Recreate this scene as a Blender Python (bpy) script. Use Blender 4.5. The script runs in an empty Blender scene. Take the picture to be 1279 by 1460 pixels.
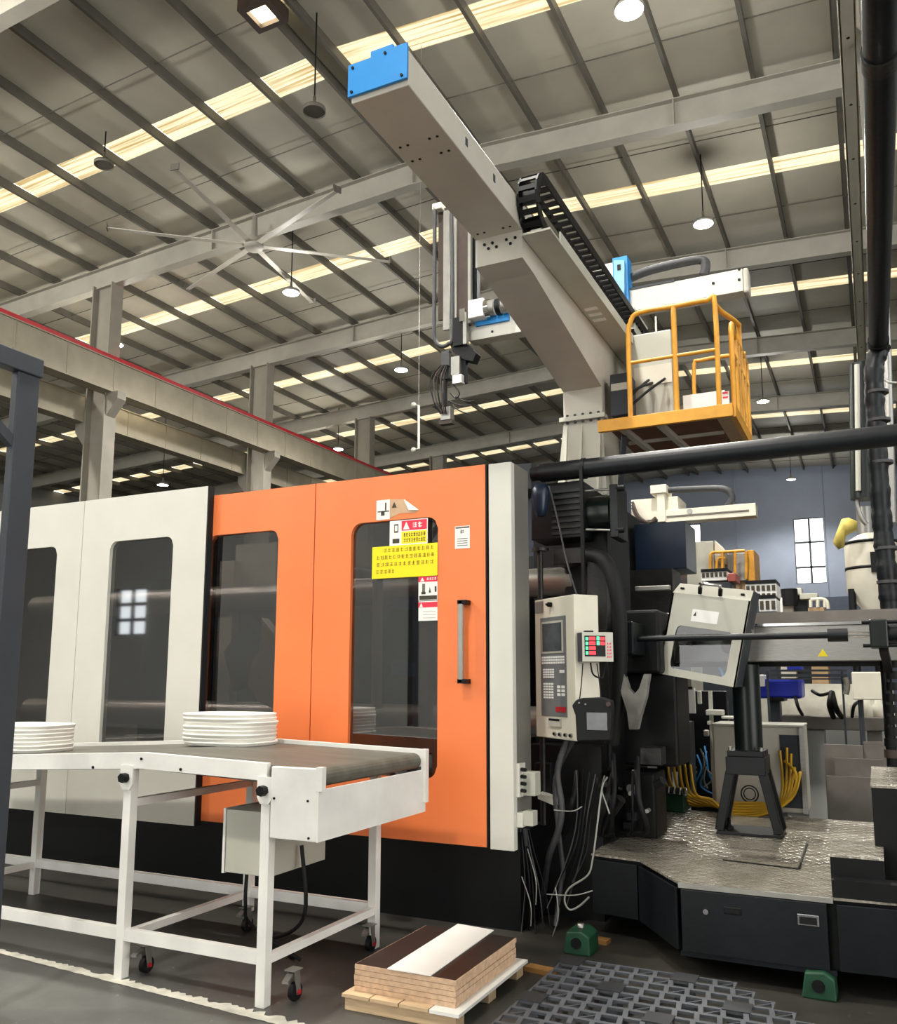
import bpy, bmesh, math, random
from mathutils import Vector, Matrix
random.seed(7)
C = bpy.context.scene.collection
SC = bpy.context.scene

# ------------------------------------------------------------------ camera
F_PX, CX, CY, PITCH, ROLL, YAW, CAM_H = 1238.8, 639.5, 789.06, .144006, .0019448, .453488, 1.55
IW, IH = 1279, 1460
def _rot():
    cy, sy = math.cos(YAW), math.sin(YAW); cp, sp = math.cos(PITCH), math.sin(PITCH); cr, sr = math.cos(ROLL), math.sin(ROLL)
    Rz = Matrix(((cy, sy, 0), (-sy, cy, 0), (0, 0, 1))); B = Matrix(((1, 0, 0), (0, 0, -1), (0, 1, 0)))
    Rx = Matrix(((1, 0, 0), (0, cp, sp), (0, -sp, cp))); Rr = Matrix(((cr, -sr, 0), (sr, cr, 0), (0, 0, 1)))
    return Rr @ Rx @ B @ Rz
RM = _rot(); RT = RM.transposed(); EYE = Vector((0, 0, CAM_H))
cam_data = bpy.data.cameras.new('camera'); cam = bpy.data.objects.new('camera', cam_data); C.objects.link(cam)
cam_data.sensor_fit = 'AUTO'; cam_data.sensor_width = 36; cam_data.lens = F_PX * 36 / IH
cam_data.shift_x = (IW / 2 - CX) / IH; cam_data.shift_y = (CY - IH / 2) / IH
cam_data.clip_start = .05; cam_data.clip_end = 300
m4 = Matrix((RM[0], -RM[1], -RM[2])).transposed().to_4x4(); m4.translation = EYE
cam.matrix_world = m4
SC.camera = cam

# ------------------------------------------------------------------ world, exposure
SC.view_settings.view_transform = 'Standard'; SC.view_settings.look = 'None'
SC.view_settings.gamma = 1; SC.view_settings.use_curve_mapping = False
SC.view_settings.exposure = 1.2
world = bpy.data.worlds.new('sky'); SC.world = world; world.use_nodes = True
bg = world.node_tree.nodes['Background']; bg.inputs[0].default_value = (1, .97, .92, 1); bg.inputs[1].default_value = 2.15
SC.cycles.use_denoising = True; SC.cycles.max_bounces = 7; SC.cycles.diffuse_bounces = 4; SC.cycles.glossy_bounces = 3
SC.cycles.transmission_bounces = 6; SC.cycles.transparent_max_bounces = 10; SC.cycles.sample_clamp_indirect = 6
SC.cycles.caustics_reflective = False; SC.cycles.caustics_refractive = False
SKYLIGHT_EMIT, LAMP_EMIT, LAMP_GLOW, LAMP_BEAM = .52, 30.0, 100.0, 1300.0

# ------------------------------------------------------------------ where a sight line meets a plane of the building
def sight(px, py): return RT @ Vector(((px - CX) / F_PX, (py - CY) / F_PX, 1))
def aY(px, py, Y): d = sight(px, py); return EYE + d * (Y / d.y)
def aZ(px, py, z): d = sight(px, py); return EYE + d * ((z - CAM_H) / d.z)
def aX(px, py, X): d = sight(px, py); return EYE + d * (X / d.x)
def along(P, d, px):
    k = (px - CX) / F_PX; a = RM @ (Vector(P) - EYE); b = RM @ Vector(d)
    return -(a.x - k * a.z) / (b.x - k * b.z)
def rectY(l, t, r, b, Y):
    mx, my = (l + r) / 2, (t + b) / 2
    return aY(l, my, Y).x, aY(r, my, Y).x, aY(mx, b, Y).z, aY(mx, t, Y).z

# ------------------------------------------------------------------ materials
def lin(h):
    if isinstance(h, str):
        v = [int(h[i:i + 2], 16) / 255 for i in (0, 2, 4)]
        return tuple((c / 12.92 if c <= .04045 else ((c + .055) / 1.055) ** 2.4) for c in v)
    return h
MATS = {}
def mat(name, col, rough=.5, metal=0, var=.12, scale=6, bump=0, bscale=60, coat=0, stretch=None, spec=.5):
    if name in MATS: return MATS[name]
    m = bpy.data.materials.new(name); m.use_nodes = True; n = m.node_tree.nodes; l = m.node_tree.links
    p = n['Principled BSDF']; c = lin(col)
    p.inputs['Roughness'].default_value = rough; p.inputs['Metallic'].default_value = metal
    p.inputs['Specular IOR Level'].default_value = spec
    if coat: p.inputs['Coat Weight'].default_value = coat
    tc = n.new('ShaderNodeTexCoord'); mp = n.new('ShaderNodeMapping'); l.new(tc.outputs['Object'], mp.inputs[0])
    if stretch: mp.inputs['Scale'].default_value = stretch
    nz = n.new('ShaderNodeTexNoise'); nz.inputs['Scale'].default_value = scale; nz.inputs['Detail'].default_value = 5
    l.new(mp.outputs[0], nz.inputs['Vector'])
    r = n.new('ShaderNodeValToRGB'); e = r.color_ramp.elements
    e[0].position = .3; e[1].position = .72
    e[0].color = tuple(x * (1 - var) for x in c) + (1,); e[1].color = tuple(min(1, x * (1 + var)) for x in c) + (1,)
    l.new(nz.outputs['Fac'], r.inputs[0]); l.new(r.outputs[0], p.inputs['Base Color'])
    if bump:
        b = n.new('ShaderNodeBump'); b.inputs['Strength'].default_value = bump; b.inputs['Distance'].default_value = .01
        n2 = n.new('ShaderNodeTexNoise'); n2.inputs['Scale'].default_value = bscale; l.new(mp.outputs[0], n2.inputs['Vector'])
        l.new(n2.outputs['Fac'], b.inputs['Height']); l.new(b.outputs[0], p.inputs['Normal'])
    MATS[name] = m; return m
def emis(name, col, s):
    m = bpy.data.materials.new(name); m.use_nodes = True; n = m.node_tree.nodes
    p = n['Principled BSDF']; p.inputs['Base Color'].default_value = lin(col) + (1,)
    p.inputs['Emission Color'].default_value = lin(col) + (1,); p.inputs['Emission Strength'].default_value = s
    return m
def glassy(name, tint, gloss=.12, rough=.03):
    m = bpy.data.materials.new(name); m.use_nodes = True; n = m.node_tree.nodes; l = m.node_tree.links
    n.remove(n['Principled BSDF']); o = n['Material Output']
    t = n.new('ShaderNodeBsdfTransparent'); t.inputs[0].default_value = lin(tint) + (1,)
    g = n.new('ShaderNodeBsdfGlossy'); g.inputs['Roughness'].default_value = rough; g.inputs[0].default_value = (.9, .92, .95, 1)
    fr = n.new('ShaderNodeFresnel'); fr.inputs[0].default_value = 1.5
    mx = n.new('ShaderNodeMixShader'); ad = n.new('ShaderNodeMath'); ad.operation = 'MULTIPLY_ADD'
    ad.inputs[1].default_value = 1.0; ad.inputs[2].default_value = gloss - .04
    ge = n.new('ShaderNodeNewGeometry'); iv = n.new('ShaderNodeMath'); iv.operation = 'SUBTRACT'; iv.inputs[0].default_value = 1; l.new(ge.outputs['Backfacing'], iv.inputs[1])
    ml = n.new('ShaderNodeMath'); ml.operation = 'MULTIPLY'; ml.use_clamp = True; l.new(ad.outputs[0], ml.inputs[0]); l.new(iv.outputs[0], ml.inputs[1])
    l.new(fr.outputs[0], ad.inputs[0]); l.new(ml.outputs[0], mx.inputs[0]); l.new(t.outputs[0], mx.inputs[1]); l.new(g.outputs[0], mx.inputs[2])
    l.new(mx.outputs[0], o.inputs[0]); return m

M_white = mat('white_powder_coat', 'CFCDC3', .42, var=.04, scale=2.5)
M_white2 = mat('grey_white_paint', 'E2E0DA', .45, var=.08, scale=5, bump=.05)
M_cream = mat('cream_paint', 'D9D3C2', .45, var=.05)
M_orange = mat('orange_powder_coat', 'EE7E45', .38, var=.05, scale=2)
M_black = mat('black_paint', '0A0B0D', .5, var=.25, scale=8, spec=.25)
M_black2 = mat('dark_machine_enamel', '0F1216', .4, var=.3, scale=5, bump=.1, bscale=25, spec=.3)
M_dkblue = mat('dark_blue_enamel', '14243A', .3, var=.2, spec=.4)
M_dkgreen = mat('dark_green_enamel', '0F1816', .3, var=.2, spec=.35)
M_grease = mat('greasy_cast_iron', '22211F', .45, .2, var=.4, scale=10, bump=.25, bscale=40)
M_dkgrey = mat('charcoal_frame_paint', '33373D', .5, var=.08, spec=.35)
M_grey = mat('grey_machine_paint', 'BBB6AA', .45, var=.07, scale=3)
M_grey2 = mat('light_grey_enamel', 'B9B7AA', .4, var=.06, scale=3)
M_blue = mat('bright_blue_paint', '1C86CE', .4, var=.05)
M_blue2 = mat('royal_blue_paint', '2030B0', .4, var=.1)
M_yellow = mat('amber_rail_paint', 'D99A2C', .42, var=.1, scale=12)
M_yrust = mat('amber_plate_worn', 'B9813F', .6, var=.25, scale=7)
M_steel = mat('brushed_steel', '9A9894', .36, .75, var=.12, scale=14, stretch=(1, 12, 12))
M_chrome = mat('polished_steel', 'D0D0D0', .15, 1.0, var=.05)
M_alu = mat('dull_aluminium', '9C9A94', .4, .7, var=.12)
M_belt = mat('worn_conveyor_belt', '55534A', .55, var=.25, scale=4, stretch=(.6, 3, 3))
M_rubber = mat('black_rubber', '0D0D10', .6, var=.2, spec=.3)
M_hosegrey = mat('grey_corrugated_hose', '38383A', .55, var=.25, scale=20)
M_hoseyel = mat('yellow_hose', 'D7A61A', .4, var=.12)
M_wirewhite = mat('pale_wire', '96968F', .5, var=.1)
M_green = mat('green_cast_paint', '14402B', .5, var=.25, scale=12)
M_red = mat('red_paint', 'B9202B', .45, var=.12)
M_stickwhite = mat('sticker_white', 'EDEBE6', .4, var=.03)
M_stickyel = mat('sticker_yellow', 'F6DE00', .4, var=.03)
M_stickred = mat('sticker_red', 'DE2745', .4, var=.03)
M_ink = mat('printed_ink', '3A3423', .6, var=.2)
M_inkolive = mat('faded_olive_ink', 'A08A10', .6, var=.2)
M_wood = mat('pale_pine', 'CDB08C', .65, var=.16, scale=5, stretch=(1, 10, 14))
M_wood2 = mat('chipboard_edge', 'C9A98B', .7, var=.2, scale=30)
M_film = mat('dark_brown_film_ply', '231C18', .45, var=.25, scale=5)
M_plast = mat('grey_black_plastic', '46484D', .5, var=.15)
M_plastdk = mat('black_plastic_pad', '222327', .5, var=.15)
M_tray = mat('white_tray_plastic', 'F2F0E8', .35, var=.04)
M_roof = mat('roof_insulation_foil', 'BDB8A8', .6, var=.07, scale=1.2, bump=.5, bscale=5)
M_purlin = mat('galvanised_purlin', '625E55', .6, .1, var=.12, scale=3)
M_rafter = mat('grey_painted_rafter', 'A39F94', .6, var=.08, scale=2)
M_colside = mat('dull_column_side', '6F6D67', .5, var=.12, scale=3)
M_col = mat('column_paint', '8A857A', .6, var=.1, scale=2)
M_crane = mat('crane_beam_paint', '9C9482', .6, var=.12, scale=2)
M_wallfar = mat('blue_grey_cladding', '8C96A8', .6, var=.05, scale=1)
M_wallplain = mat('grey_cladding', '8E8F8C', .7, var=.06, scale=1)
M_card = mat('grey_brown_board', '6C6660', .7, var=.15, scale=6)
M_cardlt = mat('cardboard', 'A98C66', .7, var=.15, scale=6)
M_fabric = mat('milky_plastic_sheet', 'CFCBBB', .4, var=.1, scale=9, bump=.4, bscale=14)
M_screen = mat('dark_screen_glass', '4A4D52', .15, var=.3, scale=9)
M_paper = mat('yellow_cloth', 'C9B45A', .7, var=.2, scale=12)
M_brown = mat('brown_hose_jacket', '3B2D24', .6, var=.25)
M_glass = glassy('smoked_window', (.36, .34, .33), .20)
M_clear = glassy('clear_window', (.92, .95, .97), .06)
M_acryl = glassy('clear_acrylic', (.7, .72, .72), .05)
M_lamp = emis('lamp_lens', (1, .97, .9), LAMP_EMIT)
M_ledred = emis('red_digit', (1, .03, .05), .45)
M_ledgreen = emis('green_digit', (.06, .9, .3), .6)

def skylight_mat():
    m = bpy.data.materials.new('translucent_skylight'); m.use_nodes = True; n = m.node_tree.nodes; l = m.node_tree.links
    p = n['Principled BSDF']; tc = n.new('ShaderNodeTexCoord'); mp = n.new('ShaderNodeMapping')
    mp.inputs['Scale'].default_value = (.3, 15, 1); l.new(tc.outputs['Object'], mp.inputs[0])
    nz = n.new('ShaderNodeTexNoise'); nz.inputs['Scale'].default_value = 1.2; nz.inputs['Detail'].default_value = 6; l.new(mp.outputs[0], nz.inputs['Vector'])
    r = n.new('ShaderNodeValToRGB'); e = r.color_ramp.elements
    e[0].position = .36; e[0].color = (.42, .26, .07, 1); e[1].position = .56; e[1].color = (1, .88, .58, 1)
    l.new(nz.outputs['Fac'], r.inputs[0]); l.new(r.outputs[0], p.inputs['Emission Color']); p.inputs['Emission Strength'].default_value = SKYLIGHT_EMIT
    p.inputs['Base Color'].default_value = (.5, .45, .3, 1); return m
M_sky = skylight_mat()

def floor_mat():
    m = bpy.data.materials.new('dark_epoxy_floor'); m.use_nodes = True; n = m.node_tree.nodes; l = m.node_tree.links
    p = n['Principled BSDF']; tc = n.new('ShaderNodeTexCoord')
    a = n.new('ShaderNodeTexNoise'); a.inputs['Scale'].default_value = 1.1; a.inputs['Detail'].default_value = 8; a.inputs['Roughness'].default_value = .7
    b = n.new('ShaderNodeTexNoise'); b.inputs['Scale'].default_value = 22; b.inputs['Detail'].default_value = 6
    l.new(tc.outputs['Object'], a.inputs['Vector']); l.new(tc.outputs['Object'], b.inputs['Vector'])
    r = n.new('ShaderNodeValToRGB'); e = r.color_ramp.elements
    e[0].position = .35; e[0].color = lin('454644') + (1,); e[1].position = .7; e[1].color = lin('64645F') + (1,)
    r2 = n.new('ShaderNodeValToRGB'); e = r2.color_ramp.elements
    e[0].position = .66; e[0].color = (0, 0, 0, 1); e[1].position = .74; e[1].color = (.35, .35, .33, 1)
    mx = n.new('ShaderNodeMix'); mx.data_type = 'RGBA'; mx.blend_type = 'ADD'; mx.inputs['Factor'].default_value = .35
    l.new(a.outputs['Fac'], r.inputs[0]); l.new(b.outputs['Fac'], r2.inputs[0]); l.new(r.outputs[0], mx.inputs['A']); l.new(r2.outputs[0], mx.inputs['B'])
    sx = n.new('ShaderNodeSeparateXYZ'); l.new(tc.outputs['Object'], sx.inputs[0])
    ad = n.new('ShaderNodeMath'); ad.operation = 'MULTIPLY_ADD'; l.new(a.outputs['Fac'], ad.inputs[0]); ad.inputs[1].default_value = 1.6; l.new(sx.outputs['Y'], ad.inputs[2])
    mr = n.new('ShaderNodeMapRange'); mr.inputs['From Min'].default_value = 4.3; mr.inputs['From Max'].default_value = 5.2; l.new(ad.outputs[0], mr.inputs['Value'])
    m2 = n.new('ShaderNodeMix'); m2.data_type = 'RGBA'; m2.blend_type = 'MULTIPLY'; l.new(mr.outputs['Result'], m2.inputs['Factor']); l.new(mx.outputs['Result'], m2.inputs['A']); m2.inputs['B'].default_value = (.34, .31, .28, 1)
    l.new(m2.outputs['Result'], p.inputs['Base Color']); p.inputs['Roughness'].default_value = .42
    return m
M_floor = floor_mat()

def tread_mat():
    m = bpy.data.materials.new('tread_plate'); m.use_nodes = True; n = m.node_tree.nodes; l = m.node_tree.links
    p = n['Principled BSDF']; p.inputs['Metallic'].default_value = .45; p.inputs['Roughness'].default_value = .27
    tc = n.new('ShaderNodeTexCoord'); nz = n.new('ShaderNodeTexNoise'); nz.inputs['Scale'].default_value = 5; nz.inputs['Detail'].default_value = 6
    r = n.new('ShaderNodeValToRGB'); e = r.color_ramp.elements
    e[0].position = .3; e[0].color = lin('B8B2A6') + (1,); e[1].position = .7; e[1].color = lin('E6E2D8') + (1,)
    l.new(tc.outputs['Object'], nz.inputs['Vector']); l.new(nz.outputs['Fac'], r.inputs[0]); l.new(r.outputs[0], p.inputs['Base Color'])
    hs = []
    for ang in (45, -45):
        mp = n.new('ShaderNodeMapping'); mp.inputs['Rotation'].default_value = (0, 0, math.radians(ang)); mp.inputs['Scale'].default_value = (20, 20, 1)
        l.new(tc.outputs['Object'], mp.inputs[0])
        ch = n.new('ShaderNodeTexVoronoi'); ch.inputs['Scale'].default_value = 1; ch.inputs['Randomness'].default_value = 0
        mp2 = n.new('ShaderNodeMapping'); mp2.inputs['Scale'].default_value = (.6, 1.5, 1); l.new(mp.outputs[0], mp2.inputs[0]); l.new(mp2.outputs[0], ch.inputs['Vector'])
        hs.append(ch)
    mn = n.new('ShaderNodeMath'); mn.operation = 'MINIMUM'; l.new(hs[0].outputs['Distance'], mn.inputs[0]); l.new(hs[1].outputs['Distance'], mn.inputs[1])
    bar = n.new('ShaderNodeValToRGB'); bar.color_ramp.elements[0].position = .16; bar.color_ramp.elements[0].color = (1, 1, 1, 1); bar.color_ramp.elements[1].position = .34; bar.color_ramp.elements[1].color = (.5, .48, .45, 1)
    l.new(mn.outputs[0], bar.inputs[0]); mm = n.new('ShaderNodeMix'); mm.data_type = 'RGBA'; mm.blend_type = 'MULTIPLY'; mm.inputs['Factor'].default_value = 1
    l.new(r.outputs[0], mm.inputs['A']); l.new(bar.outputs[0], mm.inputs['B']); l.new(mm.outputs['Result'], p.inputs['Base Color'])
    b = n.new('ShaderNodeBump'); b.invert = True; b.inputs['Strength'].default_value = 1.0; b.inputs['Distance'].default_value = .02
    l.new(mn.outputs[0], b.inputs['Height']); l.new(b.outputs[0], p.inputs['Normal']); return m
M_tread = tread_mat()

# ------------------------------------------------------------------ mesh helpers
V = Vector
class MB:
    def __init__(s): s.v = []; s.f = []; s.sm = []
    def add(s, vs, fs, sm=False):
        k = len(s.v); s.v += [V(x) for x in vs]; s.f += [tuple(k + i for i in f) for f in fs]; s.sm += [sm] * len(fs); return s
    def obox(s, c, a, b, d):
        c, a, b, d = V(c), V(a), V(b), V(d)
        if a.cross(b).dot(d) < 0: a = -a
        vs = [c + a * i + b * j + d * k for k in (-1, 1) for j in (-1, 1) for i in (-1, 1)]
        return s.add(vs, [(0, 2, 3, 1), (4, 5, 7, 6), (0, 1, 5, 4), (2, 6, 7, 3), (0, 4, 6, 2), (1, 3, 7, 5)])
    def box(s, x0, x1, y0, y1, z0, z1):
        return s.obox(((x0 + x1) / 2, (y0 + y1) / 2, (z0 + z1) / 2), (abs(x1 - x0) / 2, 0, 0), (0, abs(y1 - y0) / 2, 0), (0, 0, abs(z1 - z0) / 2))
    def bar(s, p, q, w, h, up=(0, 0, 1)):
        p, q = V(p), V(q); d = q - p; L = d.length; d = d / L; u = V(up)
        if abs(d.dot(u)) > .98: u = V((0, 1, 0))
        r = d.cross(u).normalized(); u = r.cross(d).normalized()
        return s.obox((p + q) / 2, d * L / 2, r * w / 2, u * h / 2)
    def prism(s, pts, vec):
        pts = [V(p) for p in pts]; vec = V(vec); n = len(pts)
        nrm = V((0, 0, 0))
        for i in range(n): nrm += pts[i].cross(pts[(i + 1) % n])
        if nrm.dot(vec) > 0: pts = pts[::-1]
        return s.add(pts + [p + vec for p in pts], [tuple(range(n)), tuple(range(2 * n - 1, n - 1, -1))] + [(i, i + n, (i + 1) % n + n, (i + 1) % n) for i in range(n)])
    def cyl(s, p, q, r, n=14, r2=None, caps=True):
        p, q = V(p), V(q); r2 = r if r2 is None else r2; d = (q - p).normalized()
        u = d.orthogonal().normalized(); w = d.cross(u)
        ring = [(u * math.cos(2 * math.pi * i / n) + w * math.sin(2 * math.pi * i / n)) for i in range(n)]
        a = [p + x * r for x in ring]; b = [q + x * r2 for x in ring]
        s.add(a + b, [(i, (i + 1) % n, (i + 1) % n + n, i + n) for i in range(n)], True)
        if caps:
            s.add(a, [tuple(range(n - 1, -1, -1))]); s.add(b, [tuple(range(n))])
        return s
    def tube(s, pts, r, n=7, sub=5):
        pts = [V(p) for p in pts]
        if sub > 1 and len(pts) > 2:
            out = []
            for i in range(len(pts) - 1):
                p0 = pts[max(i - 1, 0)]; p1 = pts[i]; p2 = pts[i + 1]; p3 = pts[min(i + 2, len(pts) - 1)]
                for k in range(sub):
                    t = k / sub
                    out.append(.5 * ((2 * p1) + (p2 - p0) * t + (2 * p0 - 5 * p1 + 4 * p2 - p3) * t * t + (3 * p1 - p0 - 3 * p2 + p3) * t ** 3))
            out.append(pts[-1]); pts = out
        u = None; rings = []
        for i, p in enumerate(pts):
            d = (pts[min(i + 1, len(pts) - 1)] - pts[max(i - 1, 0)]).normalized()
            u = d.orthogonal().normalized() if u is None else (u - d * u.dot(d)).normalized()
            w = d.cross(u)
            rings.append([p + (u * math.cos(2 * math.pi * k / n) + w * math.sin(2 * math.pi * k / n)) * (r(i / (len(pts) - 1)) if callable(r) else r) for k in range(n)])
        vs = [x for R in rings for x in R]; fs = []
        for i in range(len(rings) - 1):
            fs += [(i * n + k, i * n + (k + 1) % n, (i + 1) * n + (k + 1) % n, (i + 1) * n + k) for k in range(n)]
        s.add(vs, fs, True)
        s.add(rings[0], [tuple(range(n - 1, -1, -1))]); s.add(rings[-1], [tuple(range(n))]); return s
    def lathe(s, c, prof, n=20, ax=(0, 0, 1)):
        c = V(c); d = V(ax).normalized(); u = d.orthogonal().normalized(); w = d.cross(u); vs = []; fs = []
        for r, z in prof:
            vs += [c + d * z + (u * math.cos(2 * math.pi * k / n) + w * math.sin(2 * math.pi * k / n)) * r for k in range(n)]
        for i in range(len(prof) - 1):
            fs += [(i * n + k, i * n + (k + 1) % n, (i + 1) * n + (k + 1) % n, (i + 1) * n + k) for k in range(n)]
        s.add(vs, fs, True); return s
    def ball(s, c, r, n=10):
        return s.lathe(c, [(max(1e-4, r * math.sin(math.pi * i / 6)), -r * math.cos(math.pi * i / 6)) for i in range(7)], n)
WLOC = {}
def _w(o): return WLOC.get(o.name, V((0, 0, 0)))
def build(mb, name, m, parent=None, bev=0, weld=False, solid=0, label=None, kind=None):
    me = bpy.data.meshes.new(name); off = _w(parent) if parent is not None else V((0, 0, 0))
    me.from_pydata([v - off for v in mb.v], [], mb.f); me.materials.append(m)
    me.polygons.foreach_set('use_smooth', mb.sm)
    if weld:
        bm = bmesh.new(); bm.from_mesh(me); bmesh.ops.remove_doubles(bm, verts=bm.verts, dist=1e-4); bm.to_mesh(me); bm.free()
    me.update(); o = bpy.data.objects.new(name, me); C.objects.link(o)
    if parent is not None: o.parent = parent; WLOC[o.name] = off
    if bev:
        b = o.modifiers.new('edge', 'BEVEL'); b.width = bev; b.segments = 2; b.limit_method = 'ANGLE'
    if solid:
        b = o.modifiers.new('thick', 'SOLIDIFY'); b.thickness = solid; b.offset = -1
    if label: o['label'] = label
    if kind: o['kind'] = kind
    return o
def thing(name, label, cat, loc, group=None, kind=None):
    o = bpy.data.objects.new(name, None); C.objects.link(o); o.location = loc; o.empty_display_size = .1
    o['label'] = label; o['category'] = cat
    if group: o['group'] = group
    if kind: o['kind'] = kind
    WLOC[o.name] = V(loc); return o
def tag(o, label, cat, group=None, kind=None):
    o['label'] = label; o['category'] = cat
    if group: o['group'] = group
    if kind: o['kind'] = kind
    return o
def rrect(x0, x1, z0, z1, r, n=5):
    pts = []
    for cx, cz, a0 in ((x1 - r, z1 - r, 0), (x0 + r, z1 - r, 90), (x0 + r, z0 + r, 180), (x1 - r, z0 + r, 270)):
        for k in range(n + 1):
            a = math.radians(a0 + 90 * k / n); pts.append((cx + r * math.cos(a), cz + r * math.sin(a)))
    return pts
def panel(x0, x1, z0, z1, y0, y1, holes):
    """upright sheet in an X-Z plane with rounded window openings, one closed shell"""
    mb = MB(); xs = [x0]; 
    cols = []
    for hx0, hx1, hz0, hz1, r in sorted(holes):
        cols.append((xs[-1], hx0, None))
        st = [0, .08, .25, .5, .75, 1]
        px = [hx0 + r * t for t in st] + [hx1 - r + r * t for t in st]
        def hz(x):
            d = max(0, (hx0 + r) - x, x - (hx1 - r)); return r - math.sqrt(max(0, r * r - d * d))
        for a, b in zip(px[:-1], px[1:]):
            cols.append((a, b, (hz0 + hz(a), hz0 + hz(b), hz1 - hz(a), hz1 - hz(b))))
        xs.append(hx1)
    cols.append((xs[-1], x1, None))
    D = (0, y1 - y0, 0)
    for a, b, h in cols:
        if b - a < 1e-6: continue
        if h is None: mb.prism([(a, y0, z0), (b, y0, z0), (b, y0, z1), (a, y0, z1)], D)
        else:
            mb.prism([(a, y0, z0), (b, y0, z0), (b, y0, h[1]), (a, y0, h[0])], D)
            mb.prism([(a, y0, h[2]), (b, y0, h[3]), (b, y0, z1), (a, y0, z1)], D)
    return mb
def glyphs(mb, x0, x1, z0, z1, y, n, dens=4, rnd=random):
    """a row of illegible little printed characters"""
    w = (x1 - x0) / n
    for i in range(n):
        a = x0 + i * w + .1 * w; b = x0 + (i + 1) * w - .12 * w; h = z1 - z0; t = .13 * h
        k = rnd.randint(2, dens)
        for j in range(k):
            zz = z0 + h * (j + .3) / k; q = rnd.random() * .3 * w
            mb.box(a + q * .5, b - q * .3, y - .0012, y, zz, zz + t)
        for j in range(rnd.randint(1, 2)):
            xx = a + (b - a) * rnd.uniform(.15, .8); mb.box(xx, xx + .14 * w, y - .0014, y, z0 + rnd.random() * .25 * h, z1)
    return mb
# ================================================================== the building
RX, RZ, RS = -8.72, 13.38, .052
XL, XR, YF, YB = -40.0, 9.0, -11.0, 50.0
def roofz(x): return RZ - RS * abs(x - RX)
BAYS = [12.75 + 6.7 * k for k in range(-3, 6)]          # skylight bands
RAFT = [16.1 + 6.7 * k - (.9 if k < 0 else 0) for k in range(-3, 5)]           # frames
SKW = .33
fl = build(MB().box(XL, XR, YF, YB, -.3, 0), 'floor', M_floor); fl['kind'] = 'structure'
def marking(p, q, w, seed):
    rnd = random.Random(seed); p, q = V(p), V(q); d = (q - p); n = 220; s = d.normalized().cross(V((0, 0, 1))); a = []; b = []
    for i in range(n + 1):
        c = p + d * (i / n); far = max(0, i / n - .45)
        a.append(c + s * (w * .5 + rnd.uniform(-.003, .003))); b.append(c - s * (w * .5 + rnd.uniform(-.008, .012 + .07 * far)))
    mb = MB(); mb.add([x + V((0, 0, .0025)) for x in a + b], [(i, i + 1, i + n + 2, i + n + 1) for i in range(n)]); return mb
build(marking((-7.5, 3.80, 0), (-2.2, 3.44, 0), .05, 3), 'floor_marking', mat('worn_white_line', 'D6D2C4', .6, var=.25, scale=9), fl)

ceil = MB(); ys = [YF]
for y in BAYS: ys += [y - SKW, y + SKW]
ys += [YB]
for i in range(0, len(ys), 2):
    for xa, xb in ((XL, RX), (RX, XR)):
        ceil.add([(xa, ys[i], roofz(xa)), (xb, ys[i], roofz(xb)), (xb, ys[i + 1], roofz(xb)), (xa, ys[i + 1], roofz(xa)),
                  (xa, ys[i], roofz(xa) + .12), (xb, ys[i], roofz(xb) + .12), (xb, ys[i + 1], roofz(xb) + .12), (xa, ys[i + 1], roofz(xa) + .12)],
                 [(0, 3, 2, 1), (4, 5, 6, 7), (0, 1, 5, 4), (3, 7, 6, 2)])
ceil = build(ceil, 'ceiling', M_roof); ceil['kind'] = 'structure'
PUR = [RX - .24, RX + .24]
x = RX + 1.52
while x < XR: PUR.append(x); x += 1.447
x = RX - 1.54
while x > XL: PUR.append(x); x -= 1.42
PUR.sort()
for x in PUR:
    z = roofz(x); mb = MB()
    mb.add([(x - .05, y, z) for y in (YF, YB)] + [(x + .05, y, z) for y in (YF, YB)] + [(x + .05, y, z - .2) for y in (YF, YB)] + [(x - .02, y, z - .2) for y in (YF, YB)] + [(x - .02, y, z - .02) for y in (YF, YB)] + [(x - .05, y, z - .02) for y in (YF, YB)],
           [(0, 1, 3, 2), (2, 3, 5, 4), (4, 5, 7, 6), (6, 7, 9, 8), (8, 9, 11, 10), (10, 11, 1, 0)])
    build(mb, 'purlin', M_purlin, ceil)
for k, y in enumerate(BAYS):
    if y < 8: segs = [(XL, RX), (RX, XR)]
    else:
        xs = [XL] + PUR + [XR]; segs = [(a + .045, b - .045) for a, b in zip(xs[:-1], xs[1:]) if b - a > .6]
    for a, b in segs:
        mb = MB(); n = 1
        mb.add([(a, y - SKW, roofz(a) + .01), (b, y - SKW, roofz(b) + .01), (b, y + SKW, roofz(b) + .01), (a, y + SKW, roofz(a) + .01)], [(0, 3, 2, 1)])
        mb.add([(a, y - SKW, roofz(a) + .03), (b, y - SKW, roofz(b) + .03), (b, y + SKW, roofz(b) + .03), (a, y + SKW, roofz(a) + .03)], [(0, 1, 2, 3)])
        build(mb, 'skylight_panel', M_sky, ceil)
    build(MB().box(RX - .285, RX + .285, y - SKW - .02, y + SKW + .02, RZ - .01, RZ + .05), 'ridge_cap', M_roof, ceil)
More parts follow.
